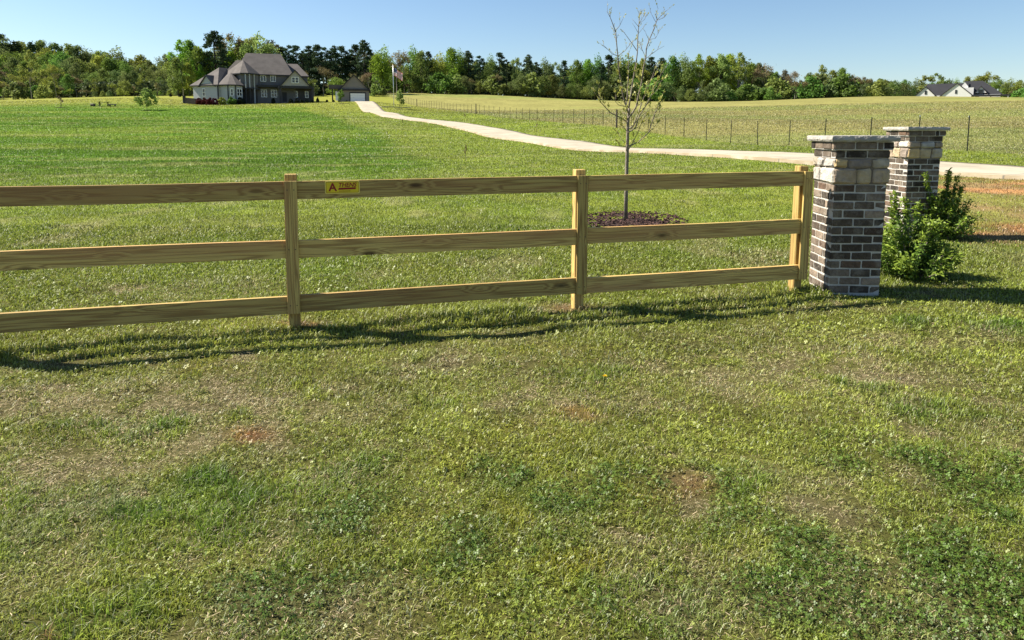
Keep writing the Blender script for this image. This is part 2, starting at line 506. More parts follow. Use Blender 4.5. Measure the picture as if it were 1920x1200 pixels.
def road_dist(x, y):
    x = np.asarray(x, float).ravel(); y = np.asarray(y, float).ravel()
    best = np.full(x.shape, 1e9)
    for i in range(len(RCN) - 1):
        a, b = RCN[i], RCN[i + 1]
        d = b - a; L = (d ** 2).sum()
        t = np.clip(((x - a[0]) * d[0] + (y - a[1]) * d[1]) / L, 0, 1)
        best = np.minimum(best, np.hypot(x - a[0] - t * d[0], y - a[1] - t * d[1]))
    return best

FENCE_PX = [(1813, 283, 29), (1479, 275, 40), (1369, 268, 46.7), (1130, 236, 65), (1007, 226, 85), (892.5, 214, 109), (862, 209, 138), (782, 200, 152), (748, 190, 175), (714, 185, 205)]
FL = [at(*q) for q in FENCE_PX]
FLY = np.array([p.y for p in FL]); FLX = np.array([p.x for p in FL])
FLY0 = np.concatenate([[-40, 14], FLY, [260]]); FLX0 = np.concatenate([[38, 24.5], FLX, [-60]])
LBY = np.array([0, 24, 30, 38, 68, 88, 140, 400.]); LBX = np.array([-3, -3.5, -4.2, -6.5, -14, -22, -44, -160.])

def blobs(x, y, L, wk=1.0):
    r = np.zeros_like(x)
    wx_ = (fbm(x, y, 1.6, 4, 101) - .5) * 1.1 + (fbm(x, y, 7, 3, 103) - .5) * .35; wy_ = (fbm(x, y, 1.6, 4, 105) - .5) * .8 + (fbm(x, y, 7, 3, 107) - .5) * .3
    x = x + wx_ * wk; y = y + wy_ * wk
    for u, v, du, dv, s in L:
        cx, cy = gnd(u, v)
        rx = abs(gnd(u + du, v)[0] - cx)
        ry = max(abs(gnd(u, v + dv)[1] - cy), abs(gnd(u, v - dv)[1] - cy)) * .9
        q = ((x - cx) / rx) ** 2 + ((y - cy) / ry) ** 2
        r = np.maximum(r, s * np.exp(-q * .9))
    return r
STRAW = [(90, 885, 130, 40, 1.), (50, 760, 140, 30, .8), (400, 745, 240, 45, .75), (330, 835, 150, 30, .7), (430, 680, 60, 12, .8), (300, 700, 120, 20, .5),
         (850, 680, 170, 26, .6), (1000, 740, 220, 40, .45), (1290, 895, 55, 40, .95), (1130, 975, 50, 16, .8), (1600, 965, 60, 22, .6), (1500, 690, 260, 50, .55),
         (1740, 818, 60, 12, .7), (1890, 765, 50, 24, .6), (1270, 838, 60, 12, .7), (215, 540, 45, 9, .7), (1750, 758, 40, 15, .9), (520, 800, 150, 30, .6), (700, 760, 90, 22, .45),
         (700, 870, 80, 30, .4), (1100, 1000, 80, 25, .5), (640, 1090, 80, 40, .4), (1640, 905, 40, 14, .5), (1310, 1170, 60, 20, .4), (300, 1010, 70, 20, .45), (1720, 640, 120, 20, .5),
         (1080, 577, 60, 6, .9), (1700, 545, 70, 12, .6), (590, 612, 30, 5, .7), (1560, 575, 120, 10, .6), (1350, 1020, 120, 25, .45), (60, 690, 70, 12, .6)]
LUSH = [(230, 925, 260, 36, 1.), (560, 905, 110, 40, .8), (90, 1120, 130, 60, .8), (1230, 1110, 130, 50, 1.), (1500, 893, 70, 22, 1.), (1800, 790, 100, 22, .9), (1840, 612, 90, 16, 1.),
        (1690, 745, 22, 20, 1.), (240, 785, 100, 20, .8), (800, 770, 60, 14, .7), (20, 960, 120, 40, .7), (450, 1150, 120, 40, .5), (1160, 690, 60, 12, .6), (600, 1000, 80, 30, .6)]
CLOVER = [(1700, 1090, 380, 140, 1.), (1480, 1000, 200, 80, .75), (1060, 900, 150, 45, .95), (760, 1010, 200, 90, .65), (520, 1060, 160, 60, .7), (1820, 900, 120, 50, .8), (1640, 870, 100, 30, .6),
          (300, 1120, 140, 60, .5), (980, 1130, 140, 50, .5), (1420, 880, 120, 30, .5), (1900, 1000, 120, 100, .9)]
MOSS = [(900, 945, 70, 22, 1.), (960, 1045, 80, 32, 1.), (1040, 820, 90, 20, .6), (880, 860, 60, 18, .6), (340, 700, 80, 14, .6), (1210, 880, 50, 12, .7), (250, 1100, 50, 30, .5), (860, 1080, 60, 20, .6), (1060, 660, 90, 12, .4)]
CLAY = [(440, 818, 34, 12, 1.), (1100, 770, 30, 12, .5), (1290, 900, 40, 20, .45), (555, 612, 28, 4, .6), (1085, 577, 40, 5, .4), (60, 1185, 20, 10, .5)]

c_ = lambda *k: np.array(k)
LUSHC, MIDC, OLIVE, STRAWC, CLOV, MOSSC, CLAYC = c_(.085, .175, .014), c_(.142, .20, .022), c_(.235, .215, .046), c_(.50, .40, .25), c_(.088, .15, .022), c_(.30, .28, .02), c_(.47, .215, .085)
PASTC, GRN2 = c_(.215, .202, .066), c_(.070, .148, .010)

def zones(x, y):
    """Which plants grow where: returns weights used for colours and blades."""
    z = {}
    z['straw'] = np.clip(.95 * blobs(x, y, STRAW, .7) * (.1 + 1.7 * sstep(.3, .7, fbm(x, y, 9, 4, 11))) + .4 * sstep(.55, .75, fbm(x, y, 2.3, 4, 31)) * sstep(7, 4, y), 0, 1)
    z['straw'] = np.maximum(z['straw'], .45 * sstep(.60, .78, fbm(x, y * .55, 1.1, 4, 51)) * sstep(5, 8, y) * sstep(40, 20, y))
    z['lush'] = np.clip(blobs(x, y, LUSH) * (.5 + fbm(x, y, 5, 3, 21)), 0, 1)
    z['clover'] = np.clip(blobs(x, y, CLOVER) * (.1 + 1.5 * sstep(.25, .75, fbm(x, y, 4.5, 5, 61))), 0, .85)
    z['moss'] = np.clip(blobs(x, y, MOSS) * (.4 + 1.1 * fbm(x, y, 6, 3, 71)), 0, 1)
    z['clay'] = np.clip(blobs(x, y, CLAY, .3) * (.4 + 1.2 * fbm(x, y, 7, 3, 81)), 0, 1)
    rd = sstep(-.6, .6, x - 7.1 - (y - 10) * .5 + (fbm(x, y, .9, 2, 93) - .5) * 1.5) * sstep(9.0, 10.6, y) * sstep(21, 18.5, y)       # raw bank beside the drive
    z['bank'] = np.clip(rd * (.45 + .9 * sstep(.35, .6, fbm(x, y, .7, 4, 91))), 0, 1)
    z['red'] = .75 * sstep(.50, .68, fbm(x, y, .55, 3, 97))
    xb = np.interp(y, LBY, LBX) + (fbm(x, y, .25, 2, 5) - .5) * 3
    z['seeded'] = sstep(1.2, -1.2, x - xb) * sstep(14, 30, y) * sstep(142, 122, y)
    fx = np.interp(y, FLY0, FLX0)
    z['pasture'] = sstep(-.3, .5, x - fx) * sstep(12, 24, y)
    return z

def lawn_col(x, y, z, fine=True):
    n1 = fbm(x, y, .9, 4, 1)[:, None]; n2 = fbm(x, y, .12, 3, 2)[:, None]
    base = MIDC * (1 - n1) + (MIDC * .55 + OLIVE * .45) * n1
    near = sstep(8, 5, y)[:, None]
    base = base * (1 - near * .6) + (MIDC * .5 + OLIVE * .5) * near * .6
    base = base * (.8 + .4 * n2) * (1 + .26 * near)
    md = fbm(x, y, 3.0, 4, 29)[:, None]
    base = base * (1 + near * (md - .5) * .9)
    sk = fbm(x * .10 + y * .02, y * .75 - x * .05, 1.0, 3, 23)[:, None]; mt = np.sin((x * .55 - y * .84) * 2.1 + 3 * fbm(x, y, .05, 2, 25))[:, None]
    base = base * (.85 + .30 * sk) * (1 + .025 * mt)
    fl_ = (sstep(.60, .70, fbm(x * .16 + 3, y * .8 - x * .06, 1.0, 4, 27)) * sstep(13, 20, y) * sstep(130, 80, y))[:, None]
    base = base * (1 - .5 * fl_) + c_(.27, .27, .11) * .5 * fl_
    far = sstep(100, 150, y)[:, None]
    base = base * (1 - .5 * far) + OLIVE * .5 * far
    def mix(b, c, wt): return b * (1 - wt[:, None]) + c * wt[:, None]
    st = fbm(x * .35, y, .16, 3, 3)
    base = mix(base, GRN2 * (.8 + .4 * n2) * (.78 + .44 * sk), z['seeded'] * (.88 - .5 * sstep(.5, .7, st)) * (1 - .7 * fl_[:, 0]))
    pn = fbm(x, y, .35, 4, 8)[:, None]
    pst = fbm(x * .12, y, .09, 3, 14)[:, None]
    base = mix(base, PASTC * (.78 + .44 * pn) * (.85 + .3 * pst) + c_(-.03, .0, -.01) * sstep(.5, .65, fbm(x * .3, y, .05, 3, 44))[:, None], z['pasture'])
    base = mix(base, LUSHC, z['lush'] * .8); base = mix(base, CLOV, z['clover'] * .8)
    base = mix(base, MOSSC, z['moss'] * .6); base = mix(base, STRAWC * .62, z['straw'] * .6)
    base = mix(base, c_(.26, .165, .085), z['bank'] * .8); base = mix(base, CLAYC, np.maximum(z['clay'], z['bank'] * z['red'] * .75))
    return base

# ------------------------------------------------------------------ ground sheet
def spaced(a, b, n, k):
    t = np.linspace(np.arcsinh(a / k), np.arcsinh(b / k), n)
    return k * np.sinh(t)
xs = spaced(-900, 900, 640, 4); ys = spaced(-60, 1500, 760, 4)
GX, GY = np.meshgrid(xs, ys)
gx, gy = GX.ravel(), GY.ravel()
gz = tz(gx, gy)
gcol = lawn_col(gx, gy, zones(gx, gy))
thatch_shade = sstep(14, 6, gy)[:, None]
gcol = gcol * (1 - thatch_shade) + (gcol * .24 + c_(.115, .085, .045) * .26) * thatch_shade  # near thatch colour, darkened to paint in the shade between blades
nx_, ny_ = len(xs), len(ys)
GZ2 = gz.reshape(ny_, nx_)
def tzg(x, y):
    i = np.clip(np.searchsorted(xs, x) - 1, 0, nx_ - 2); j = np.clip(np.searchsorted(ys, y) - 1, 0, ny_ - 2)
    fx = (x - xs[i]) / (xs[i + 1] - xs[i]); fy = (y - ys[j]) / (ys[j + 1] - ys[j])
    return (GZ2[j, i] * (1 - fx) + GZ2[j, i + 1] * fx) * (1 - fy) + (GZ2[j + 1, i] * (1 - fx) + GZ2[j + 1, i + 1] * fx) * fy
i0 = (np.arange(ny_ - 1)[:, None] * nx_ + np.arange(nx_ - 1)[None]).ravel()
gF = np.stack([i0, i0 + 1, i0 + 1 + nx_, i0 + nx_], 1)
m, t, b = new_mat("ground_soil_and_turf")
b.inputs["Roughness"].default_value = 1; b.inputs["Specular IOR Level"].default_value = .05
a = nd(t, "ShaderNodeAttribute"); a.attribute_name = "col"
tc = nd(t, "ShaderNodeTexCoord")
n1 = nd(t, "ShaderNodeTexNoise", Scale=9.0, Detail=8.0, Roughness=.75); n2 = nd(t, "ShaderNodeTexNoise", Scale=1.3, Detail=8.0, Roughness=.7)
t.links.new(tc.outputs["Object"], n1.inputs["Vector"]); t.links.new(tc.outputs["Object"], n2.inputs["Vector"])
am = nd(t, "ShaderNodeMath", operation='ADD'); t.links.new(n1.outputs["Fac"], am.inputs[0]); t.links.new(n2.outputs["Fac"], am.inputs[1])
mr = nd(t, "ShaderNodeMapRange"); mr.inputs[1].default_value = .7; mr.inputs[2].default_value = 1.3; mr.inputs[3].default_value = .62; mr.inputs[4].default_value = 1.38
t.links.new(am.outputs[0], mr.inputs[0])
ml = nd(t, "ShaderNodeVectorMath", operation='SCALE'); t.links.new(a.outputs["Color"], ml.inputs[0]); t.links.new(mr.outputs[0], ml.inputs["Scale"])
t.links.new(ml.outputs[0], b.inputs["Base Color"])
bp = nd(t, "ShaderNodeBump", Strength=.7, Distance=.06)
t.links.new(n1.outputs["Fac"], bp.inputs["Height"]); t.links.new(bp.outputs["Normal"], b.inputs["Normal"])
M['ground'] = m
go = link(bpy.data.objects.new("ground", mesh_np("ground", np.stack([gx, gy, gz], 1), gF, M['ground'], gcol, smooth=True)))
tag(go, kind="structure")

# concrete drive
rv = []; rf = []
NW = 8
for i, p in enumerate(RC):
    d = (RC[min(i + 1, len(RC) - 1)] - RC[max(i - 1, 0)]).normalized()
    nrm = Vector((-d.y, d.x, 0))
    wd = ROADW + .5 * max(0, 1 - i / 9.0) + .9 * sstep(31, 22, p.y)
    for k in range(NW + 1):
        s = (k / NW - .5) * wd
        rv.append((p.x + nrm.x * s, p.y + nrm.y * s))
rv = np.array(rv)
rz = tz(rv[:, 0], rv[:, 1]).reshape(-1, NW + 1)
rz = rz * .4 + rz.mean(1, keepdims=True) * .6 + .09
top = np.concatenate([rv, rz.reshape(-1, 1)], 1)
bot = top.copy(); bot[:, 2] -= .5
nr = len(RC); N1 = NW + 1
q = (np.arange(nr - 1)[:, None] * N1 + np.arange(NW)[None]).ravel()
f1 = np.stack([q, q + 1, q + 1 + N1, q + N1], 1)
B = nr * N1
l = np.arange(nr - 1) * N1
f2 = np.stack([l, l + N1, l + N1 + B, l + B], 1)
l2 = l + NW
f3 = np.stack([l2 + N1, l2, l2 + B, l2 + N1 + B], 1)
seg = np.concatenate([[0], np.cumsum(np.hypot(*np.diff(RCN, axis=0).T))])
rc_ = np.stack([np.repeat(seg, N1), np.tile(np.abs(np.linspace(-1, 1, N1)), nr), np.zeros(nr * N1)], 1)
m, t, b = new_mat("drive_concrete")
b.inputs["Roughness"].default_value = .9; b.inputs["Specular IOR Level"].default_value = .2
a = nd(t, "ShaderNodeAttribute"); a.attribute_name = "col"
sx = nd(t, "ShaderNodeSeparateXYZ"); t.links.new(a.outputs["Vector"], sx.inputs[0])
dv = nd(t, "ShaderNodeMath", operation='DIVIDE'); dv.inputs[1].default_value = 3.8; t.links.new(sx.outputs[0], dv.inputs[0])
fr = nd(t, "ShaderNodeMath", operation='FRACT'); t.links.new(dv.outputs[0], fr.inputs[0])
jl = nd(t, "ShaderNodeMath", operation='LESS_THAN'); jl.inputs[1].default_value = .012; t.links.new(fr.outputs[0], jl.inputs[0])
tc = nd(t, "ShaderNodeTexCoord")
n1 = nd(t, "ShaderNodeTexNoise", Scale=.45, Detail=8.0, Roughness=.7); t.links.new(tc.outputs["Object"], n1.inputs["Vector"])
rp = nd(t, "ShaderNodeValToRGB"); rp.color_ramp.elements[0].position = .34; rp.color_ramp.elements[1].position = .62
rp.color_ramp.elements[0].color = (.29, .255, .19, 1); rp.color_ramp.elements[1].color = (.42, .375, .285, 1)
t.links.new(n1.outputs["Fac"], rp.inputs["Fac"])
ea = nd(t, "ShaderNodeMath", operation='ADD'); t.links.new(sx.outputs[1], ea.inputs[0])
n2 = nd(t, "ShaderNodeTexNoise", Scale=1.6, Detail=6.0); t.links.new(tc.outputs["Object"], n2.inputs["Vector"]); t.links.new(n2.outputs["Fac"], ea.inputs[1])
em = nd(t, "ShaderNodeMapRange"); em.inputs[1].default_value = 1.28; em.inputs[2].default_value = 1.55; em.inputs[4].default_value = .75; t.links.new(ea.outputs[0], em.inputs[0])
mx = nd(t, "ShaderNodeMix", data_type='RGBA'); mx.inputs[7].default_value = (.20, .15, .085, 1)
t.links.new(em.outputs[0], mx.inputs[0]); t.links.new(rp.outputs["Color"], mx.inputs[6])
jx = nd(t, "ShaderNodeMix", data_type='RGBA'); jx.inputs[7].default_value = (.13, .115, .09, 1)
t.links.new(jl.outputs[0], jx.inputs[0]); t.links.new(mx.outputs[2], jx.inputs[6]); t.links.new(jx.outputs[2], b.inputs["Base Color"])
M['drive'] = m
ro = link(bpy.data.objects.new("driveway", mesh_np("driveway", np.concatenate([top, bot]), [f1, f2, f3], M['drive'], np.concatenate([rc_, rc_]))))
tag(ro, kind="structure")
# small walk to the flagpole
wk = MB()
pw = [at(u, v, Y) for u, v, Y in ((712, 201.5, 133), (735, 200.6, 135), (768, 200.4, 137))]
for a_, b_ in zip(pw[:-1], pw[1:]):
    za, zb = tz1(a_.x, a_.y), tz1(b_.x, b_.y)
    wk.beam((a_.x, a_.y, za + .0), (b_.x + .05, b_.y, zb + .0), 1.2, .14)
tag(wk.build("path", M['concrete']), kind="structure")

# ------------------------------------------------------------------ wooden fence
FDIR = Vector((2.44, .67, 0)).normalized(); FANG = math.atan2(FDIR.y, FDIR.x); FN = Vector((FDIR.y, -FDIR.x, 0))
P1 = Vector((*gnd(553, 613), 0)); P3 = Vector((*gnd(1489, 545), 0))
FDIR = (P3 - P1).normalized(); FANG = math.atan2(FDIR.y, FDIR.x); FN = Vector((FDIR.y, -FDIR.x, 0))
P2 = Vector((*gnd(1085, 576.5), 0)); P2 = P1 + FDIR * (P2 - P1).dot(FDIR)
P0 = P1 - FDIR * 2.44
fence = empty("wooden_fence", P1, FANG)
tag(fence, "new three rail fence of yellowish treated pine ending at the nearer brick pillar", "fence")
FI = Matrix.Translation(P1) @ Matrix.Rotation(FANG, 4, 'Z'); FI = FI.inverted()
postx = [(P - P1).dot(FDIR) for P in (P0, P1, P2, P3)]
POSTH = 1.255; PW = .092
tilt = [0, .010, .004, .012]
RAILZ = [.205, .66, 1.135]
for k, px in enumerate(postx):
    mb = MB(); mb.box((POSTH / 2 - .2, 0, 0), (POSTH + .4, PW, PW), bev=.005)
    o = mb.build("post", M['wood'], fence, loc=(px, 0, 0)); o.rotation_euler = (0, -math.pi / 2 + tilt[k], 0)
    # cover board over the rail joints
    yb = -(PW / 2 + .038 + .010)
    mb = MB(); mb.box((.67, 0, 0), (1.07, .019, .098), bev=.002)
    for zr_ in RAILZ:
        for dy_ in (-.025, .025): mb.tube([(zr_, .0, dy_), (zr_, -.0115, dy_)], .0045, 7, 1)
    mb.build("cover_board", [M['wood'], M['steelpost']], fence, loc=(px + (.012 if k == 3 else 0), yb - .001, 0)).rotation_euler = (0, -math.pi / 2 + tilt[k], 0)
RAILZ = [.205, .66, 1.135]
railrx = {}
for k in range(3):
    for r, z in enumerate(RAILZ):
        L = postx[k + 1] - postx[k]
        ww = .142
        nseg = 8
        mb = MB()
        vs = []; fs = []
        wob = random.uniform(-.006, .006)
        for i in range(nseg + 1):
            t_ = i / nseg
            xx = t_ * (L - .006); zz = wob * math.sin(math.pi * t_)
            for yy, z2 in ((-.019, -ww / 2), (.019, -ww / 2), (.019, ww / 2), (-.019, ww / 2)):
                vs.append((xx, yy, zz + z2))
            if i:
                b0 = (i - 1) * 4
                for j in range(4):
                    fs.append((b0 + j, b0 + (j + 1) % 4, b0 + 4 + (j + 1) % 4, b0 + 4 + j))
        fs.append((0, 3, 2, 1)); e = nseg * 4; fs.append((e, e + 1, e + 2, e + 3))
        fs = [f[::-1] for f in fs]
        mb.add(vs, fs)
        z0 = z + random.uniform(-.006, .006)
        o = mb.build("rail", M['wood'], fence, loc=(postx[k] + .003, -(PW / 2 + .019), z0), rot=(0, random.uniform(-.002, .002), 0))

# yellow sign on the top rail
sgx = (at(655, 351, 5.85).x - P1.x) / FDIR.x
sloc = P1 + FDIR * sgx + FN * (PW / 2 + .038 + .004); sloc.z = at(640, 351, sloc.y).z
sign = empty("fence_sign", sloc, FANG)
tag(sign, "small yellow metal plate with dark red ATHENS lettering screwed to the top rail", "sign")
SW, SH = .272, .104
def rrect(wd, ht, r, n=5):
    pts = []
    for cx, cy, a0 in ((wd / 2 - r, ht / 2 - r, 0), (-wd / 2 + r, ht / 2 - r, 90), (-wd / 2 + r, -ht / 2 + r, 180), (wd / 2 - r, -ht / 2 + r, 270)):
        for i in range(n + 1):
            a = math.radians(a0 + 90 * i / n); pts.append((cx + r * math.cos(a), cy + r * math.sin(a)))
    return pts
def plate(poly, y0, y1):
    mb = MB(); n = len(poly)
    mb.add([(x, y0, z) for x, z in poly] + [(x, y1, z) for x, z in poly],
           [list(range(n)), list(range(n, 2 * n))[::-1]] + [[i, n + i, n + (i + 1) % n, (i + 1) % n] for i in range(n)])
    return mb
plate(rrect(SW, SH, .012), -.003, .003).build("plate", M['yellowpale'], sign)
plate(rrect(SW - .012, SH - .012, .010), -.0038, -.002).build("panel", M['yellow'], sign)
mb = MB()
outer = rrect(SW - .018, SH - .018, .008); inner = rrect(SW - .023, SH - .023, .007); n = len(outer)
mb.add([(x, -.0044, z) for x, z in outer] + [(x, -.0044, z) for x, z in inner], [[i, (i + 1) % n, n + (i + 1) % n, n + i] for i in range(n)])
mb.build("border_line", M['signorange'], sign)
def text(s, size, x, z, mat, name, shear=0.0, sx=1.0, bold=.0):
    cu = bpy.data.curves.new(name, 'FONT'); cu.body = s; cu.size = size; cu.shear = shear; cu.offset = bold; cu.extrude = .0004
    cu.align_x = 'LEFT'
    to = bpy.data.objects.new("tmp", cu); C.objects.link(to)
    dg = bpy.context.evaluated_depsgraph_get()
    me = bpy.data.meshes.new_from_object(to.evaluated_get(dg))
    bpy.data.objects.remove(to)
    me.materials.clear(); me.materials.append(mat)
    o = link(bpy.data.objects.new(name, me), sign)
    o.location = (x, -.0048, z); o.rotation_euler = (math.pi / 2, 0, 0); o.scale = (sx, 1, 1)
    return o
text("A", .090, -.106, -.028, M['maroon'], "initial_letter", 0, 1.0, .0022)
text("THENS", .047, -.034, .003, M['maroon'], "lettering", .25, .98, .0011)
mb = MB(); mb.add([(-.034, -.0046, -.020), (.104, -.0046, -.017), (.106, -.0046, -.002), (-.028, -.0046, -.004)], [(0, 1, 2, 3)])
mb.build("name_bar", M['maroon'], sign)
mb = MB()
for k in range(14):      # small print too fine to read
    x = -.028 + k * .0066
    mb.add([(x, -.0046, -.034), (x + .0045, -.0046, -.034), (x + .0045, -.0046, -.0275), (x, -.0046, -.0275)], [(0, 1, 2, 3)])
mb.build("small_print", M['signorange'], sign)

# ------------------------------------------------------------------ brick pillars
BRC = [c_(.085, .070, .058), c_(.12, .098, .08), c_(.15, .12, .095), c_(.20, .16, .13), c_(.13, .088, .066), c_(.05, .043, .038), c_(.26, .21, .17), c_(.17, .14, .115), c_(.10, .08, .065)]
STC = [c_(.38, .32, .24), c_(.46, .33, .17), c_(.45, .42, .36), c_(.36, .28, .20), c_(.38, .35, .31), c_(.42, .33, .21), c_(.26, .21, .17)]
def pillar(loc, rz, label, seed, courses=13):
    rg = random.Random(seed)
    root = empty("brick_pillar", loc, rz); tag(root, label, "pillar", "pair of brick gate pillars")
    Wd = .50; h = .083; nb = courses
    sides = [(Matrix.Rotation(a, 3, 'Z')) for a in (0, math.pi / 2, math.pi, -math.pi / 2)]
    def courses_of(mb, z0, n, half, pick, hgt=h, first=0):
        for c in range(n):
            z = z0 + (c + .5) * hgt
            for si, R in enumerate(sides):
                x = -half; par = (c + first + si) % 2
                lens = [.205, .205, 2 * half - .41] if par == 0 else [2 * half - .41, .205, .205]
                # alternate corners: one face's end brick overlaps the next face's
                x0, x1 = -half, half
                if par == 0: x1 -= .0985
                else: x0 += .0
                x = x0
                ls = []
                rem = x1 - x0
                if par == 1: ls.append(.103); rem -= .103
                while rem > .25: ls.append(.205); rem -= .205
                ls.append(rem)
                if si in (1, 3) or True:
                    pass
                for L in ls:
                    j = .0125
                    col = rg.choice(pick) * c_(1.0, .95, .88) * rg.uniform(.42, 1.02)
                    dpt = .098
                    pr = rg.uniform(-.003, .003)
                    cc = R @ Vector((x + L / 2, -half + dpt / 2 + pr, z + rg.uniform(-.0015, .0015)))
                    tl = Matrix.Rotation(rg.uniform(-.014, .014), 3, 'Y')
                    b0 = len(mb.v)
                    mb.box(cc, (L - j, dpt, hgt - j - .001), R @ tl, 0, tuple(col), bev=.006)
                    for i in range(b0, len(mb.v)): mb.v[i] = tuple(q_ + rg.uniform(-.0022, .0022) for q_ in mb.v[i])
                    x += L
    mb = MB(); courses_of(mb, 0.005, nb, Wd / 2, BRC)
    mb.build("brick_shaft", M['brick'], root, cols=True)
    zt = nb * h + .005
    core = MB(); core.box((0, 0, zt / 2 - .15), (Wd - .013, Wd - .013, zt + .3)); core.build("mortar_core", M['mortar'], root)
    # stone band
    mb = MB(); sh = .25; half = Wd / 2 + .012
    for si, R in enumerate(sides):
        for (za, zb) in ((.003, .150), (.156, sh - .003)):
            x = -half
            while x < half - .01:
                L = rg.uniform(.11, .24)
                if half - x - L < .10: L = half - x
                col = rg.choice(STC) * rg.uniform(.8, 1.12)
                if zb > .2 and rg.random() < .5 and L > .15 and half - x - L > .12: L *= .75
                pr = rg.uniform(0, .014); dp = .085
                cc = R @ Vector((x + L / 2, -half - pr + dp / 2, zt + (za + zb) / 2))
                b0 = len(mb.v)
                mb.box(cc, (L - .009, dp, zb - za - .004), R @ Matrix.Rotation(rg.uniform(-.03, .03), 3, 'Y'), 0, tuple(col), bev=.017)
                for i in range(b0, len(mb.v)):
                    mb.v[i] = tuple(c + rg.uniform(-.007, .007) for c in mb.v[i])
                x += L
    mb.build("stone_band", M['stone'], root, cols=True)
    core = MB(); core.box((0, 0, zt + sh / 2), (Wd - .005, Wd - .005, sh + .004)); core.build("band_mortar", plain("stone_mortar", (.16, .13, .10), .95, .2, 12), root)
    zt += sh
    mb = MB(); courses_of(mb, zt, 1, Wd / 2 + .010, BRC, .080, 1); courses_of(mb, zt + .080, 1, Wd / 2 + .034, BRC, .080, 0)
    mb.build("corbel", M['brick'], root, cols=True)
    core = MB(); core.box((0, 0, zt + .04), (Wd + .004, Wd + .004, .079)); core.box((0, 0, zt + .12), (Wd + .052, Wd + .052, .079)); core.build("corbel_mortar", M['mortar'], root)
    zt += .161
    # rough edged cap
    n = 15; cw = Wd / 2 + .066; vs = []; fs = []
    ring = []
    for s in range(4):
        for i in range(n):
            tt = -1 + 2 * i / n
            p = Vector((tt, -1, 0)) * cw
            ring.append(sides[s] @ p)
    N = len(ring)
    for lv, (zz, ins) in enumerate(((.0, .006), (.018, -.002), (.038, .0), (.054, .006))):
        for p in ring:
            d = rg.uniform(-.003, .003) + ins
            sc_ = (cw - d) / cw
            vs.append((p.x * sc_, p.y * sc_, zt + zz + (rg.uniform(-.003, .003) if 0 < lv < 3 else 0)))
    for lv in range(3):
        for i in range(N):
            j = (i + 1) % N
            fs.append((lv * N + i, lv * N + j, (lv + 1) * N + j, (lv + 1) * N + i))
    vs.append((0, 0, zt + .057)); top_i = len(vs) - 1
    for i in range(N): fs.append((3 * N + i, 3 * N + (i + 1) % N, top_i))
    fs.append(tuple(range(N))[::-1])
    mb = MB(); mb.add(vs, fs); mb.build("cap_stone", M['cap'], root)
    return root, zt
PC = Vector((*gnd(1552, 551), 0))          # near front corner of the nearer pillar
PA = math.radians(-2.5)
ex = Vector((math.cos(PA), math.sin(PA), 0)); ey = Vector((-math.sin(PA), math.cos(PA), 0))
PL1 = PC + (ex + ey) * .25
p1, ptop = pillar(PL1, PA, "nearer brick gate pillar with stone band and pale stone cap at the end of the wooden fence", 3)
p2d = at(1711, 440, 10.15)
PL2 = Vector((p2d.x + .08, 10.40, 0.0)); PL2.z = tz1(PL2.x, PL2.y) + .01
pillar(PL2, math.radians(3), "farther brick gate pillar standing behind the leafy bushes", 12, courses=14)
# black metal box fixed to the side of the near pillar
mp = PL1 + ex * (.26 + .055) + ey * .10
panel = empty("metal_box", (mp.x, mp.y, 0), PA); tag(panel, "narrow black metal box bracketed to the right side of the nearer brick pillar", "box")
mb = MB(); mb.box((0, 0, 1.20), (.035, .34, .42), bev=.006); mb.build("case", M['blackmetal'], panel)
for zz in (1.02, 1.38):
    mb = MB(); mb.box((-.035, 0, zz), (.036, .05, .02)); mb.build("bracket", M['pole'], panel)

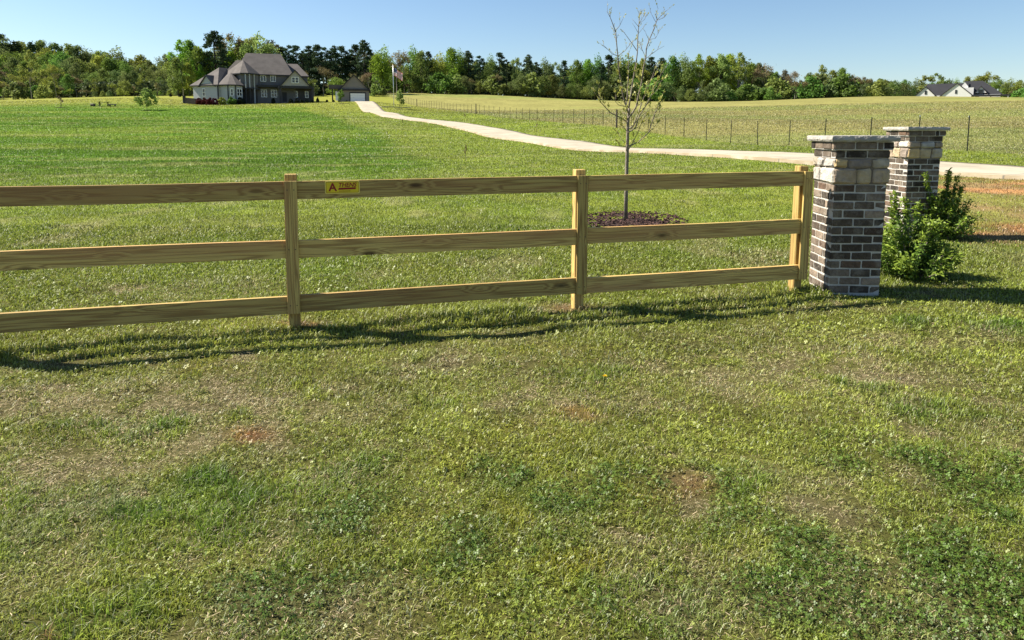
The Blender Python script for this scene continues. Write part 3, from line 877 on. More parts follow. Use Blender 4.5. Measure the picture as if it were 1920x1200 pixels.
# ------------------------------------------------------------------ young tree behind the fence
TD = 12.15
def tp(u, v, dy=0.0):
    return at(u, v, TD + dy)
base = gnd(1173, 417)
TD = base[1]
yt = empty("young_tree", (base[0], base[1], 0)); tag(yt, "bare young tree with thin upright branches and small yellow leaves in a mulch ring", "tree")
off = Vector((base[0], base[1], 0))
BR = [
 ([(1173, 420), (1174.3, 350), (1176, 290), (1176.7, 260), (1177, 240), (1178.7, 213), (1180, 203)], .036, .020, 0),
 ([(1178.7, 213), (1172.7, 195), (1168, 179), (1163.3, 147), (1160, 127), (1158.5, 105), (1156.5, 85), (1154.5, 60)], .015, .009, -.5),
 ([(1154.5, 60), (1149, 45), (1144, 32), (1138, 21.5)], .009, .004, -.55),
 ([(1154.5, 57), (1162, 48), (1168, 35)], .006, .003, -.4),
 ([(1158.5, 105), (1148, 101), (1136, 89), (1129.5, 84)], .006, .003, -.7),
 ([(1158.5, 105), (1172, 95), (1184, 80), (1191, 74)], .006, .003, -.3),
 ([(1180, 206), (1174.7, 195), (1176.7, 173), (1178.7, 133), (1179, 110), (1179, 95)], .014, .004, .4),
 ([(1179, 203), (1182, 184), (1185.3, 160), (1192, 122), (1195, 100), (1196, 70), (1197.5, 50), (1199, 30), (1202, 16.5)], .017, .004, .1),
 ([(1195, 96), (1184, 80), (1171, 62), (1168, 56)], .008, .003, .3), ([(1198, 45), (1210, 25)], .005, .002, .2), ([(1197.5, 50), (1185, 35)], .005, .002, .0),
 ([(1199, 33), (1197.5, 22)], .004, .002, .0), ([(1197, 46), (1209, 36), (1212, 28)], .004, .002, .3),
 ([(1197, 62), (1190, 50), (1185, 43)], .004, .002, .1), ([(1196, 64), (1206, 52), (1209, 45)], .004, .002, .2),
 ([(1178, 222), (1185, 213), (1193, 200), (1197, 180), (1202.7, 157), (1207, 125), (1211, 108), (1212, 90), (1217.5, 74), (1227, 53), (1232, 37)], .019, .007, -.35),
 ([(1232, 37), (1241, 28), (1249, 20)], .006, .002, -.3), ([(1232, 37), (1230, 27), (1234, 16)], .006, .002, -.5), ([(1230, 42), (1224, 31), (1218, 20)], .005, .002, -.2), ([(1232, 38), (1245, 33), (1251, 26)], .005, .002, -.4),
 ([(1211, 108), (1204, 93), (1199, 76)], .006, .002, -.1), ([(1221, 102), (1233, 93), (1235, 85)], .005, .002, -.3), ([(1211, 110), (1221, 102)], .006, .005, -.3), ([(1233, 93), (1246, 86)], .004, .002, -.3),
 ([(1217.5, 74), (1229, 72), (1238, 55)], .005, .002, -.5), ([(1217, 75), (1212, 65), (1209, 57)], .005, .002, -.2),
 ([(1177, 243), (1182, 240), (1188, 236), (1198.7, 207), (1205, 189), (1213, 167), (1222.7, 144), (1230, 124)], .016, .004, .6),
 ([(1177, 249), (1182, 246), (1192, 239), (1197, 221), (1213, 195), (1222.7, 176), (1233, 151), (1246.7, 128), (1254, 116)], .016, .004, -.6),
 ([(1177, 275), (1184, 272), (1196, 267), (1217, 248), (1224, 224), (1228, 212), (1237, 195), (1240, 180)], .016, .004, .2),
 ([(1217, 248), (1233, 231)], .007, .003, .3), ([(1178, 281), (1184, 272), (1196, 248), (1206.7, 221), (1216, 203)], .011, .003, -.3),
 ([(1176.7, 229), (1161, 219), (1144, 211), (1124, 189), (1120, 183)], .013, .005, .1), ([(1120, 183), (1114, 170), (1112, 163)], .004, .002, .1), ([(1121, 184), (1122, 170), (1124, 160)], .004, .002, .0),
 ([(1174.7, 246), (1162.7, 229)], .008, .004, -.2), ([(1174, 269), (1166, 262), (1160, 251)], .007, .003, .2),
 ([(1178, 201), (1160, 197), (1154, 191), (1154.7, 177)], .008, .003, -.2), ([(1177.5, 221), (1167, 209)], .007, .003, .4),
 ([(1174, 275), (1162, 273), (1158, 266)], .006, .003, -.3), ([(1193, 200), (1203, 193), (1208, 180)], .006, .002, -.5), ([(1197, 221), (1210, 212), (1218, 208)], .005, .002, -.7),
 ([(1224, 224), (1235, 215), (1238, 207)], .005, .002, .4), ([(1204, 152), (1196, 142), (1193, 135)], .005, .002, -.3), ([(1213, 167), (1206, 158), (1201, 150)], .004, .002, .6), ([(1222, 178), (1230, 172), (1240, 150)], .005, .002, -.8),
]
ltips = []
trunk_mb = MB(); br_mb = MB()
for bi, (pts, r0, r1, dy) in enumerate(BR):
    pp = []; rr = []
    for i, (u, v) in enumerate(pts):
        k = i / (len(pts) - 1)
        hz_ = max(0, (275 - v)) / 260
        pp.append(tp(u, v, dy * hz_ * 1.2) - off); rr.append(r0 + (r1 - r0) * k)
    (trunk_mb if bi == 0 else br_mb).tube(pp, rr if bi == 0 else [q * .88 for q in rr], 7 if bi == 0 else 5)
    if bi:
        for i in range(len(pp) - 1):
            nseg = max(1, int((pp[i + 1] - pp[i]).length / .035))
            for k in range(nseg):
                t_ = (k + random.random()) / nseg
                fr = (i + t_) / (len(pp) - 1)
                v_ = pts[i][1] + (pts[i + 1][1] - pts[i][1]) * t_
                ltips.append((pp[i].lerp(pp[i + 1], t_), (pp[i + 1] - pp[i]).normalized(), v_, fr))
# twigs
leafpts = []
for p, d, v_, fr in ltips:
    pr = .62 if v_ > 125 else .45
    if random.random() < pr * (.35 + fr):
        sd = Vector((random.uniform(-1, 1), random.uniform(-1, 1), random.uniform(.2, 1))).normalized()
        dr = (d * .9 + sd).normalized(); L = random.uniform(.05, .19)
        br_mb.tube([p, p + dr * L * .5, p + dr * L + Vector((0, 0, .02))], [.003, .0025, .0015], 3)
        n = random.randint(7, 14) if v_ > 125 else random.randint(3, 7)
        for _ in range(n):
            leafpts.append((p + dr * L * random.uniform(.4, 1.05), dr))
trunk_mb.build("trunk", M['bark'], yt, smooth=True)
br_mb.build("branches", M['bark'], yt, smooth=True)
V_, Fq, Cc = [], [], []
for p, d in leafpts:
    L = random.uniform(.035, .065) * (1 if p.z < 2.6 else .7); wv = L * .17
    dr = (d + Vector((random.uniform(-.7, .7), random.uniform(-.7, .7), random.uniform(-.3, .6)))).normalized()
    sd = dr.cross(Vector((random.uniform(-1, 1), random.uniform(-1, 1), random.uniform(-1, 1)))).normalized()
    b0 = len(V_)
    V_ += [p, p + dr * L * .5 + sd * wv, p + dr * L, p + dr * L * .5 - sd * wv]
    Fq.append((b0, b0 + 1, b0 + 2, b0 + 3))
    cc = c_(.44, .43, .11) * random.uniform(.7, 1.25) if random.random() < .8 else c_(.22, .27, .06)
    Cc += [cc] * 4
link(bpy.data.objects.new("leaves", mesh_np("leaves", np.array([tuple(p) for p in V_]), np.array(Fq), M['leaf'], np.array(Cc))), yt)

# mulch ring
def mulch_ring(name, cx, cy, rx, ry, n, label, rot=0.0, size=.05):
    z0 = tz1(cx, cy)
    mb = MB()
    rg = random.Random(int(cx * 100))
    N = 28; vs = [(0, 0, .025)]; fs = []
    for i in range(N):
        a = 2 * math.pi * i / N; k = 1 + rg.uniform(-.08, .08)
        x = math.cos(a) * rx * k; y = math.sin(a) * ry * k
        xr, yr = x * math.cos(rot) - y * math.sin(rot), x * math.sin(rot) + y * math.cos(rot)
        vs.append((xr, yr, tz1(cx + xr, cy + yr) - z0 - .01))
        fs.append((0, 1 + i, 1 + (i + 1) % N))
    mb.add(vs, fs, 0, (.04, .024, .02))
    for _ in range(n):
        a = rg.uniform(0, 2 * math.pi); k = math.sqrt(rg.random()) * 1.02
        x = math.cos(a) * rx * k; y = math.sin(a) * ry * k
        xr, yr = x * math.cos(rot) - y * math.sin(rot), x * math.sin(rot) + y * math.cos(rot)
        R = Matrix.Rotation(rg.uniform(0, 6.3), 3, 'Z') @ Matrix.Rotation(rg.uniform(-.5, .5), 3, 'X') @ Matrix.Rotation(rg.uniform(-.5, .5), 3, 'Y')
        L = rg.uniform(.6, 1.5) * size
        kk = rg.uniform(.5, 1.7)
        mb.box((xr, yr, .028 * (1 - k) + .010 + rg.uniform(0, .018)), (L, L * .35, L * .2), R, 0, (.062 * kk, .034 * kk, .029 * kk))
    o = mb.build(name, M['mulch'], loc=(cx, cy, z0), cols=True)
    tag(o, label, "mulch")
    return o
MULCH = (base[0] + .12, base[1] + .1, .95, 1.35)
mulch_ring("mulch_bed", *MULCH, 900, "ring of dark red bark mulch around the young tree behind the wooden fence", -.25)

# ------------------------------------------------------------------ leafy bushes by the pillars
def bush(loc, rx, ry, h, n, shoots, label, seed):
    rg = np.random.default_rng(seed); rr = random.Random(seed)
    root = empty("leafy_bush", loc); tag(root, label, "bush", "bushes between the brick pillars")
    st = MB(); V, Fa, Cl = [], [], []
    tips = []
    for k in range(46):
        a = rr.uniform(0, 6.283); e = rr.uniform(.15, 1.0) ** .7
        tip = Vector((math.cos(a) * rx * e * rr.uniform(.6, 1), math.sin(a) * ry * e * rr.uniform(.6, 1), h * rr.uniform(.25, 1) * (1 - .3 * e * e)))
        tips.append((tip, 1))
    for k in range(26):
        a = rr.uniform(0, 6.283); e = rr.uniform(.75, 1.0)
        tips.append((Vector((math.cos(a) * rx * e, math.sin(a) * ry * e, h * rr.uniform(.12, .5))), 1))
    for (dx, dy, hh) in shoots: tips.append((Vector((dx, dy, hh)), 2))
    for tip, kind in tips:
        mid = Vector((tip.x * .55, tip.y * .55, tip.z * .45))
        pts = [Vector((tip.x * .08, tip.y * .08, -.03)), mid * .6, mid, (mid + tip) / 2 + Vector((0, 0, .02)), tip]
        st.tube(pts, [.009, .007, .006, .004, .002], 4)
        L = sum((pts[i + 1] - pts[i]).length for i in range(4))
        cnt = int(n * L / (46 * h) * (1.5 if kind == 2 else 1))
        for _ in range(cnt):
            s = (rr.random() ** .6) * .88 + .12
            f = s * 4; i = min(3, int(f)); p = pts[i].lerp(pts[i + 1], f - i)
            p = p + Vector((rr.gauss(0, .028), rr.gauss(0, .028), rr.gauss(0, .028))) * (1 if kind == 1 else .5)
            d = Vector((rr.gauss(0, 1) + tip.x * 1.2, rr.gauss(0, 1) + tip.y * 1.2, rr.gauss(.45, .7))).normalized()
            sd = d.cross(Vector((rr.gauss(0, .6), rr.gauss(0, .6), 1))).normalized()
            Lf = rr.uniform(.035, .065); wf = Lf * rr.uniform(.2, .28); up = sd.cross(d)
            b0 = len(V)
            V += [p, p + d * Lf * .5 + sd * wf + up * .004, p + d * Lf - up * Lf * .12, p + d * Lf * .5 - sd * wf + up * .004]
            Fa.append((b0, b0 + 1, b0 + 2, b0 + 3))
            young = s > .8
            c = (c_(.21, .29, .04) if young else c_(.12, .20, .034)) * rr.uniform(.7, 1.3)
            Cl += [c] * 4
    st.build("stems", M['bark'], root)
    link(bpy.data.objects.new("foliage", mesh_np("foliage", np.array([tuple(p) for p in V]), np.array(Fa), M['leaf'], np.array(Cl))), root)
b1 = gnd(1712, 520)
bush((b1[0], b1[1], 0), .47, .44, .72, 6500, [(-.30, -.05, .92), (-.12, .05, .86), (.06, .1, .80), (-.24, .1, .75), (.2, -.05, .62)], "green bush beside the nearer brick pillar, the nearer of two bushes", 4)
b2 = gnd(1766, 447)
bush((b2[0], b2[1], tz1(*b2)), .47, .44, .78, 6000, [(.02, .0, 1.02), (-.38, -.1, .98), (.16, 0, .94), (.28, .05, .8), (.1, .1, .98)], "green bush with upright shoots in front of the farther brick pillar", 9)

# ------------------------------------------------------------------ pasture wire fence
pf = empty("pasture_fence", (FL[2].x, FL[2].y, tz1(FL[2].x, FL[2].y)))
tag(pf, "long wire fence on thin dark steel posts along the edge of the olive pasture", "fence")
pfo = Vector(pf.location)
fxs = [1813, 1720, 1630, 1546, 1479, 1420, 1369.5, 1324, 1282.6, 1247, 1215, 1184, 1156, 1130.6, 1111.8, 1095.9, 1075.7, 1055.3, 1038.2, 1021.9, 1006.9, 992.8, 979.9, 967.9, 956.3, 946.6, 936.6, 926, 917, 908, 899.4,
       892.5, 884.3, 877, 870, 863, 855.9, 849.8, 843.8, 838.5, 833, 828, 823.5, 818.4, 814, 809, 804.6, 800.4, 796.3, 792, 788, 781.7, 776, 771, 766, 761, 756, 748, 741, 735, 729, 722, 714]
wood_at = {1156, 892.5, 781.7, 748, 714}
def fence_world(u):
    # point of the fence polyline under direction u
    best = None
    for i in range(len(FL) - 1):
        a, b = FL[i], FL[i + 1]
        k = (u - CX) / F * 1.0
        # solve x = k*c*y with small pitch term taken from at()
        ua, ub = FENCE_PX[i][0], FENCE_PX[i + 1][0]
        if ub <= u <= ua:
            lo, hi = 0.0, 1.0
            for _ in range(30):
                mid = (lo + hi) / 2
                q = a.lerp(b, mid); vv = FENCE_PX[i][1] * (1 - mid) + FENCE_PX[i + 1][1] * mid
                if at(u, vv, q.y).x < q.x: lo = mid
                else: hi = mid
            return a.lerp(b, lo)
    return None
tops = []
for u in [2080, 1935] + fxs:
    if u > 1813:
        k = (u - 1813) / 110.0; q = FL[0] + (FL[0] - FL[1]).normalized() * 2.5 * k
    else:
        q = fence_world(u)
    if q is None: continue
    z = tz1(q.x, q.y)
    hh = 1.5 + random.uniform(-.04, .04)
    if u in wood_at:
        mb = MB(); mb.tube([(0, 0, -.3), (0, 0, .8), (random.uniform(-.03, .03), 0, 1.62)], [.085, .08, .075], 8)
        mb.build("corner_post", M['postwood'], pf, loc=Vector((q.x, q.y, z)) - pfo)
    else:
        lean = Vector((random.uniform(-.03, .03), random.uniform(-.03, .03), 0))
        mb = MB()
        s_ = .022
        for dx, dy, ddx, ddy in ((0, 0, .045, .008), (0, .018, .008, .036)):
            A = Vector((dx, dy, -.3)); Bt = Vector((dx, dy, hh)) + lean
            mb.box((A + Bt) / 2, (ddx, ddy, (Bt - A).length), Matrix.Rotation(lean.x / hh, 3, 'Y'))
        if u > 1700: mb.box((lean.x, 0, hh - .03), (.05, .03, .06), None, 1)
        mb.build("post", [M['steelpost'], M['pole']], pf, loc=Vector((q.x, q.y, z)) - pfo)
    tops.append(Vector((q.x, q.y, z)) - pfo)
for hw in (.25, .6, .95, 1.3):
    mb = MB()
    mb.tube([p + Vector((0, -.03, hw)) for p in tops], [.0022 + .00006 * (p + pfo).y for p in tops], 3, cap=False)
    mb.build("wire", M['wire'], pf)

# ------------------------------------------------------------------ houses
def frame_at(u, v, Y, psi_off=None, psi=None):
    """House frame: origin on the ground, yaw, and functions giving metres along the front and height."""
    O = at(u, v, Y); z = tz1(O.x, O.y)
    th = math.atan2(u - CX, F)
    yaw = -th if psi is None else psi
    D = math.hypot(O.x, O.y)
    kx = D * math.cos(th) ** 2 / F
    def hx(uu, yl=0.0): return (uu - u) * kx * (1 + yl / D)
    def hz(vv, yl=0.0):
        Yw = O.y + yl * math.cos(yaw)
        return at(u, vv, Yw).z - z
    return O, z, yaw, hx, hz

def window(parent, x0, x1, z0, z1, y, nc, nr, fw=.09, mat='white', rot=None, origin=None, name="window", header=0.0):
    """Framed window on a wall facing -y of the given local frame."""
    cx = (x0 + x1) / 2
    mb = MB(); d = .10
    mb.box((0, 0, z1 - fw / 2), (x1 - x0, d, fw)); mb.box((0, 0, z0 + fw / 2), (x1 - x0, d, fw))
    for x in np.linspace(x0, x1, nc + 1):
        xx = x - cx
        wv = fw if x in (x0, x1) else fw * 1.2
        xx = min(max(xx, -(x1 - x0) / 2 + fw / 2), (x1 - x0) / 2 - fw / 2)
        mb.box((xx, 0, (z0 + z1) / 2), (wv, d - .004, z1 - z0 - 2 * fw))
    for z in np.linspace(z0, z1, nr + 1)[1:-1]:
        mb.box((0, .002, z), (x1 - x0 - 2 * fw, d - .02, fw * .55))
    loc = Vector((cx, y - .03, 0)); rz = 0
    if rot is not None:
        loc = origin + Matrix.Rotation(rot, 3, 'Z') @ loc; rz = rot
    o = mb.build(name, M[mat], parent, loc=loc, rot=(0, 0, rz))
    g = MB(); g.box((0, .02, (z0 + z1) / 2), (x1 - x0 - fw, .03, z1 - z0 - fw))
    g.build("pane", M['glass'], o)
    return o

def roof(parent, eaves, ze, ridge, faces, mat, th=.22, name="roof", loc=None, rot=None):
    n = len(eaves); mb = MB()
    vs = [(x, y, ze) for x, y in eaves] + [tuple(r) for r in ridge] + [(x, y, ze - th) for x, y in eaves]
    fs = [list(f) for f in faces]
    m0 = n + len(ridge)
    for i in range(n):
        j = (i + 1) % n
        fs.append([m0 + i, m0 + j, j, i])
    fs.append([m0 + i for i in range(n)][::-1])
    mi = [0] * len(faces) + [1] * (n + 1)
    b0 = len(mb.v)
    for f, k in zip(fs, mi): mb.f.append(f); mb.m.append(k)
    mb.v = vs; mb.c = [(1, 1, 1)] * len(vs)
    return mb.build(name, mat, parent, loc=loc, rot=rot)

def gable_roof(parent, x0, x1, y0, y1, ze, zr, mat, ov=.3, th=.2, name="roof", loc=None, rot=None):
    """Ridge along y; slabs with thickness."""
    xm = (x0 + x1) / 2; sl = (zr - ze) / ((x1 - x0) / 2)
    mb = MB()
    for sg in (-1, 1):
        xe = xm + sg * ((x1 - x0) / 2 + ov); z_e = ze - ov * sl
        a = [(xm, zr), (xe, z_e), (xe, z_e - th), (xm, zr - th)]
        vs = [(x, y0, z) for x, z in a] + [(x, y1, z) for x, z in a]
        fs = [(0, 1, 2, 3), (7, 6, 5, 4), (0, 4, 5, 1), (1, 5, 6, 2), (2, 6, 7, 3)]
        if sg > 0: fs = [f[::-1] for f in fs]
        b0 = len(mb.v)
        mb.v += vs; mb.c += [(1, 1, 1)] * 8
        for k, f in enumerate(fs): mb.f.append([b0 + i for i in f]); mb.m.append(0 if k == 2 else 1)
    return mb.build(name, mat, parent, loc=loc, rot=rot)

def gable_wall(parent, x0, x1, y, ze, zr, mat, z0=None, d=.2, name="gable_wall", loc=None, rot=None):
    z0 = ze if z0 is None else z0
    xm = (x0 + x1) / 2
    prof = [(x0, z0), (x1, z0), (x1, ze), (xm, zr), (x0, ze)] if z0 < ze else [(x0, ze), (x1, ze), (xm, zr)]
    n = len(prof); mb = MB()
    mb.add([(x, y, z) for x, z in prof] + [(x, y + d, z) for x, z in prof],
           [list(range(n)), list(range(n, 2 * n))[::-1]] + [[i, n + i, n + (i + 1) % n, (i + 1) % n] for i in range(n)])
    return mb.build(name, mat, parent, loc=loc, rot=rot)

# ---- the big house
O, Z0, YAW, hx, hz = frame_at(475, 194, 150)
house = empty("big_house", (O.x, O.y, Z0), YAW)
tag(house, "large grey two storey house with brown hipped roofs beyond the left lawn", "house")
RM = [M['shingle'], M['trimdark']]
ZE = hz(139, 2)
# main storey block
mb = MB(); mb.prism([(hx(446, 3), 2), (hx(556, 2), 2), (hx(556, 2), 13.5), (hx(446, 3), 13.5)], -1.2, ZE - .15); mb.build("main_wall", M['greysiding'], house)
x0, x1 = hx(441, 2) , hx(553, 2)
zr = hz(99.5, 7.5)
roof(house, [(x0, 1.5), (x1, 1.5), (x1, 14), (x0, 14)], ZE, [(hx(466, 7.5), 7.6, zr), (hx(531, 7.5), 7.6, zr)], [(0, 1, 5, 4), (1, 2, 5), (2, 3, 4, 5), (3, 0, 4)], RM, name="main_roof")
mb = MB(); mb.prism([(hx(549, 4), 4), (hx(580, 4), 4), (hx(580, 4), 13), (hx(549, 4), 13)], -1.2, ZE - .15); mb.build("rear_wall", M['greysiding'], house)
zr2 = hz(117, 8)
roof(house, [(hx(540, 3.5), 3.6), (hx(583, 3.5), 3.6), (hx(583, 3.5), 13.4), (hx(540, 3.5), 13.4)], hz(140, 3.5), [(hx(540, 8), 8.4, zr2), (hx(562, 8), 8.4, zr2)],
     [(0, 1, 5, 4), (1, 2, 5), (2, 3, 4, 5), (3, 0, 4)], RM, name="rear_roof")
# round-fronted stair bay with its own hip
bay = [(hx(437, 4), 4.2), (hx(453, -.3), -.1), (hx(467, -.8), -.5), (hx(486, 1.4), 1.2), (hx(486, 1.4), 4.2)]
mb = MB(); mb.prism(bay, 3.2, hz(138, 1)); mb.build("bay_wall", M['greysiding'], house)
mb = MB(); mb.prism([(p[0] + .6 * (p[1] < 1), p[1] + 1.1) for p in bay], -1.2, 3.25); mb.build("porch_wall", M['darkstone'], house)
eb = [(hx(422, 5), 5.0), (hx(453, -.9), -.9), (hx(468, -1.2), -1.2), (hx(489, 1.2), 1.0), (hx(489, 5), 6.5), (hx(440, 6), 6.5)]
zb = hz(113, 3)
roof(house, eb, hz(137.5, 0), [(hx(447, 4), 4.2, zb), (hx(460, 3), 3.0, zb)], [(0, 1, 7, 6), (1, 2, 7), (2, 3, 7), (3, 4, 7), (4, 5, 6, 7), (5, 0, 6)], RM, name="bay_roof")
for uu in (462.5, 470, 478.5):
    yy = {462.5: -.75, 470: -.6, 478.5: .2}[uu]
    mb = MB(); mb.tube([(hx(uu, yy), yy, 3.2), (hx(uu, yy), yy, hz(139, yy))], .13, 8); mb.build("upper_column", M['siding'], house)
    mb = MB(); mb.tube([(hx(uu, yy), yy - .15, -.8), (hx(uu, yy), yy - .15, 3.2)], .14, 8); mb.build("lower_column", M['trimdark'] if uu < 475 else M['siding'], house)
mb = MB(); mb.prism([(hx(453, 0), -.4), (hx(468, -1), -.95), (hx(490, 0), .9), (hx(490, 0), 2.1), (hx(453, 0), 2.1)], 3.0, 3.35); mb.build("balcony_slab", M['trimdark'], house)
mb = MB(); mb.box((hx(459, .3), .55, 1.0), (1.0, .12, 2.3), Matrix.Rotation(-.15, 3, 'Z')); mb.build("front_door", M['trimdark'], house)
# windows in the main front
for ua, ub in ((490, 501), (509, 519)):
    window(house, hx(ua, 2), hx(ub, 2), hz(152.5, 2), hz(140.8, 2), 2.0 - .02, 2, 1, .10)
for ua, ub in ((490.5, 501.5), (509, 520.5)):
    window(house, hx(ua, 2), hx(ub, 2), hz(182, 2), hz(167.5, 2), 2.0 - .02, 2, 2, .12)
# porch band over the lower storey
mb = MB(); mb.beam((hx(484), 1.2, hz(161, 1.2)), (hx(532), 1.2, hz(161, 1.2)), 1.7, .45); mb.build("porch_band", M['trimdark'], house)
# gabled right wing
xl, xr = hx(526, -.5), hx(586, -.5)
zg, za = hz(160, -.5), hz(128, -.5)
gable_wall(house, xl + .1, xr - .1, -.45, zg, za - .25, plain('warm_siding', (.33, .31, .29), .75, .05, .6))
gable_roof(house, xl, xr, -.8, 6.5, zg + .05, za, RM, .35, .3, "gable_roof")
window(house, hx(549, -.5), hx(563, -.5), hz(154, -.5), hz(142.3, -.5), -.47, 2, 2, .12)
mb = MB(); mb.beam((xl - .2, -.3, zg - .2), (xr + .3, -.3, zg - .2), .5, .55); mb.build("porch_beam", M['trimdark'], house)
mb = MB(); mb.prism([(hx(522, 2), 2.1), (hx(590, 2), 2.1), (hx(590, 2), 7), (hx(522, 2), 7)], -1.2, zg); mb.build("porch_back_wall", M['darkstone'], house)
for uu in (526.5, 589):
    mb = MB(); mb.box((hx(uu, -.3), -.3, zg / 2 - .4), (.45, .45, zg + .6)); mb.build("porch_post", M['darkstone'], house)
mb = MB(); mb.box((hx(534.5, 2), 2.03, hz(181, 2)), (.95, .1, 2.1)); dr = mb.build("door", M['trimdark'], house)
window(house, hx(552, 2), hx(560, 2), hz(181.5, 2), hz(169, 2), 2.08, 1, 2, .12)
window(house, hx(574, 2), hx(581, 2), hz(182, 2), hz(169, 2), 2.08, 1, 2, .12)
# angled left wing
WR = math.radians(-24) - YAW
cn = Vector((hx(412.5, -1.5), -1.5, 0))
WL, WD = 7.3, 9.0
zw = hz(160, -1.5)
mb = MB(); mb.prism([(-WL, 0), (0, 0), (0, WD), (-WL, WD)], -1.2, zw - .1); mb.build("wing_wall", M['siding'], house, loc=cn, rot=(0, 0, WR))
zwr = hz(128, 3.5)
roof(house, [(-WL - .45, -.45), (.35, -.45), (.35, WD + .4), (-WL - .45, WD + .4)], zw, [(-WL * .5, 3.9, zwr), (-WL * .5 + .2, 6.0, zwr)], [(0, 1, 4), (1, 2, 5, 4), (2, 3, 5), (3, 0, 4, 5)], RM, .2, "wing_roof", loc=cn, rot=(0, 0, WR))
gable_wall(house, -5.0, -1.0, -.2, zw + .05, zw + 1.9, M['siding'], name="small_gable", loc=cn, rot=(0, 0, WR))
gable_roof(house, -5.0, -1.0, -.5, 2.6, zw + .12, zw + 2.1, RM, .3, .18, "small_gable_roof", loc=cn, rot=(0, 0, WR))
window(house, -4.6, -3.75, zw - 2.35, zw - .7, 0, 1, 2, .12, rot=WR, origin=cn)
mb = MB(); mb.box((-.1, -.06, zw / 2 - .6), (.30, .12, zw + .9)); mb.build("corner_trim", M['trimdark'], house, loc=cn, rot=(0, 0, WR))
# one-storey bay room between wing and stair bay
e = [(hx(412, 0), 1.0), (hx(415, -1.5), -1.2), (hx(429.5, -2.6), -2.6), (hx(443.5, -2.6), -2.6), (hx(456, -1.0), -1.0), (hx(456, 2), 3.5), (hx(414, 3), 3.5)]
mb = MB(); mb.prism(e, -1.2, zw - .1); mb.build("bay_room_wall", M['siding'], house)
ee = [(hx(411, 1), 1.0), (hx(412, -1.9), -1.8), (hx(429, -3.1), -3.1), (hx(445, -3.1), -3.1), (hx(459, -1.3), -1.3), (hx(459, 3), 3.6), (hx(412, 3), 3.6)]
zq = hz(137.5, 2.5)
roof(house, ee, zw, [(hx(432, 2.5), 3.0, zq), (hx(436.5, 2), 2.0, zq)], [(0, 1, 7), (1, 2, 8, 7), (2, 3, 8), (3, 4, 8), (4, 5, 8), (5, 6, 7, 8), (6, 0, 7)], RM, .22, "bay_room_roof")
for uu, yy in ((429.5, -2.68), (443.5, -2.68)):
    mb = MB(); mb.box((hx(uu, yy), yy + .05, zw / 2 - .6), (.22, .2, zw + .8)); mb.build("corner_trim", M['trimdark'], house)
window(house, hx(433.5, -2.6), hx(439.5, -2.6), hz(181, -2.6), hz(166.5, -2.6), -2.62, 1, 2, .14)
pa, pb = Vector((e[3][0], e[3][1], 0)), Vector((e[4][0], e[4][1], 0))
wr_ = math.atan2((pb - pa).y, (pb - pa).x); wl_ = (pb - pa).length
window(house, wl_ * .12, wl_ * .88, hz(181, -1.8), hz(166.5, -1.8), -.02, 2, 2, .14, rot=wr_, origin=pa)

def hw(u, v, yl=0.0):
    """ground point in front of the house, in world terms"""
    p = at(u, v, O.y + yl); return p.x, p.y, tz1(p.x, p.y)

# ---- garage
GO, GZ, GYAW, gx_, gz_ = frame_at(668, 192.5, 160)
gar = empty("garage", (GO.x, GO.y, GZ), GYAW)
tag(gar, "small gabled brown grey garage with a pale roller door at the head of the drive", "garage")
xa, xb = gx_(641.5), gx_(695)
ze, zp = gz_(168), gz_(139)
xm = gx_(664.5); hwid = max(xm - xa, xb - xm)
xa, xb = xm - hwid + .4, xm + hwid - .3
mb = MB(); mb.prism([(xa, 0), (xb, 0), (xb, 8), (xa, 8)], -.8, ze); mb.build("wall", M['garagewall'], gar)
gable_wall(gar, xa, xb, -.02, ze, zp - .3, M['garagewall'], d=8.0)
gable_roof(gar, xa, xb, -.45, 8.4, ze + .05, zp, RM, .4, .25)
mb = MB(); mb.beam((xa - .3, -.2, ze - .05), (xb + .3, -.2, ze - .05), .5, .4); mb.build("band", M['trimdark'], gar)
mb = MB()
dx0, dx1, dz1 = gx_(657.5), gx_(684.5), gz_(175)
for k in range(4):
    mb.box(((dx0 + dx1) / 2, -.04, dz1 * (k + .5) / 4), (dx1 - dx0, .07, dz1 / 4 - .02))
mb.build("roller_door", M['white'], gar)
mb = MB(); mb.box((dx0 - .1, -.06, dz1 / 2), (.2, .12, dz1)); mb.box((dx1 + .1, -.06, dz1 / 2), (.2, .12, dz1)); mb.box(((dx0 + dx1) / 2, -.06, dz1 + .13), (dx1 - dx0 + .4, .12, .25)); mb.build("door_frame", M['trimdark'], gar)
mb = MB(); mb.box((gx_(631), 2.0, gz_(164, 2)), (gx_(645) - gx_(620), 3.4, .9)); mb.build("side_porch_roof", M['shingle'], gar)
mb = MB(); mb.box((gx_(624.5), .6, gz_(179)), (.28, .28, gz_(164) + .6 - .9)); mb.build("porch_post", M['trimdark'], gar)
mb = MB(); mb.box((gx_(634), .25, gz_(180)), (.9, .08, 2.1)); mb.build("side_door", M['white'], gar)

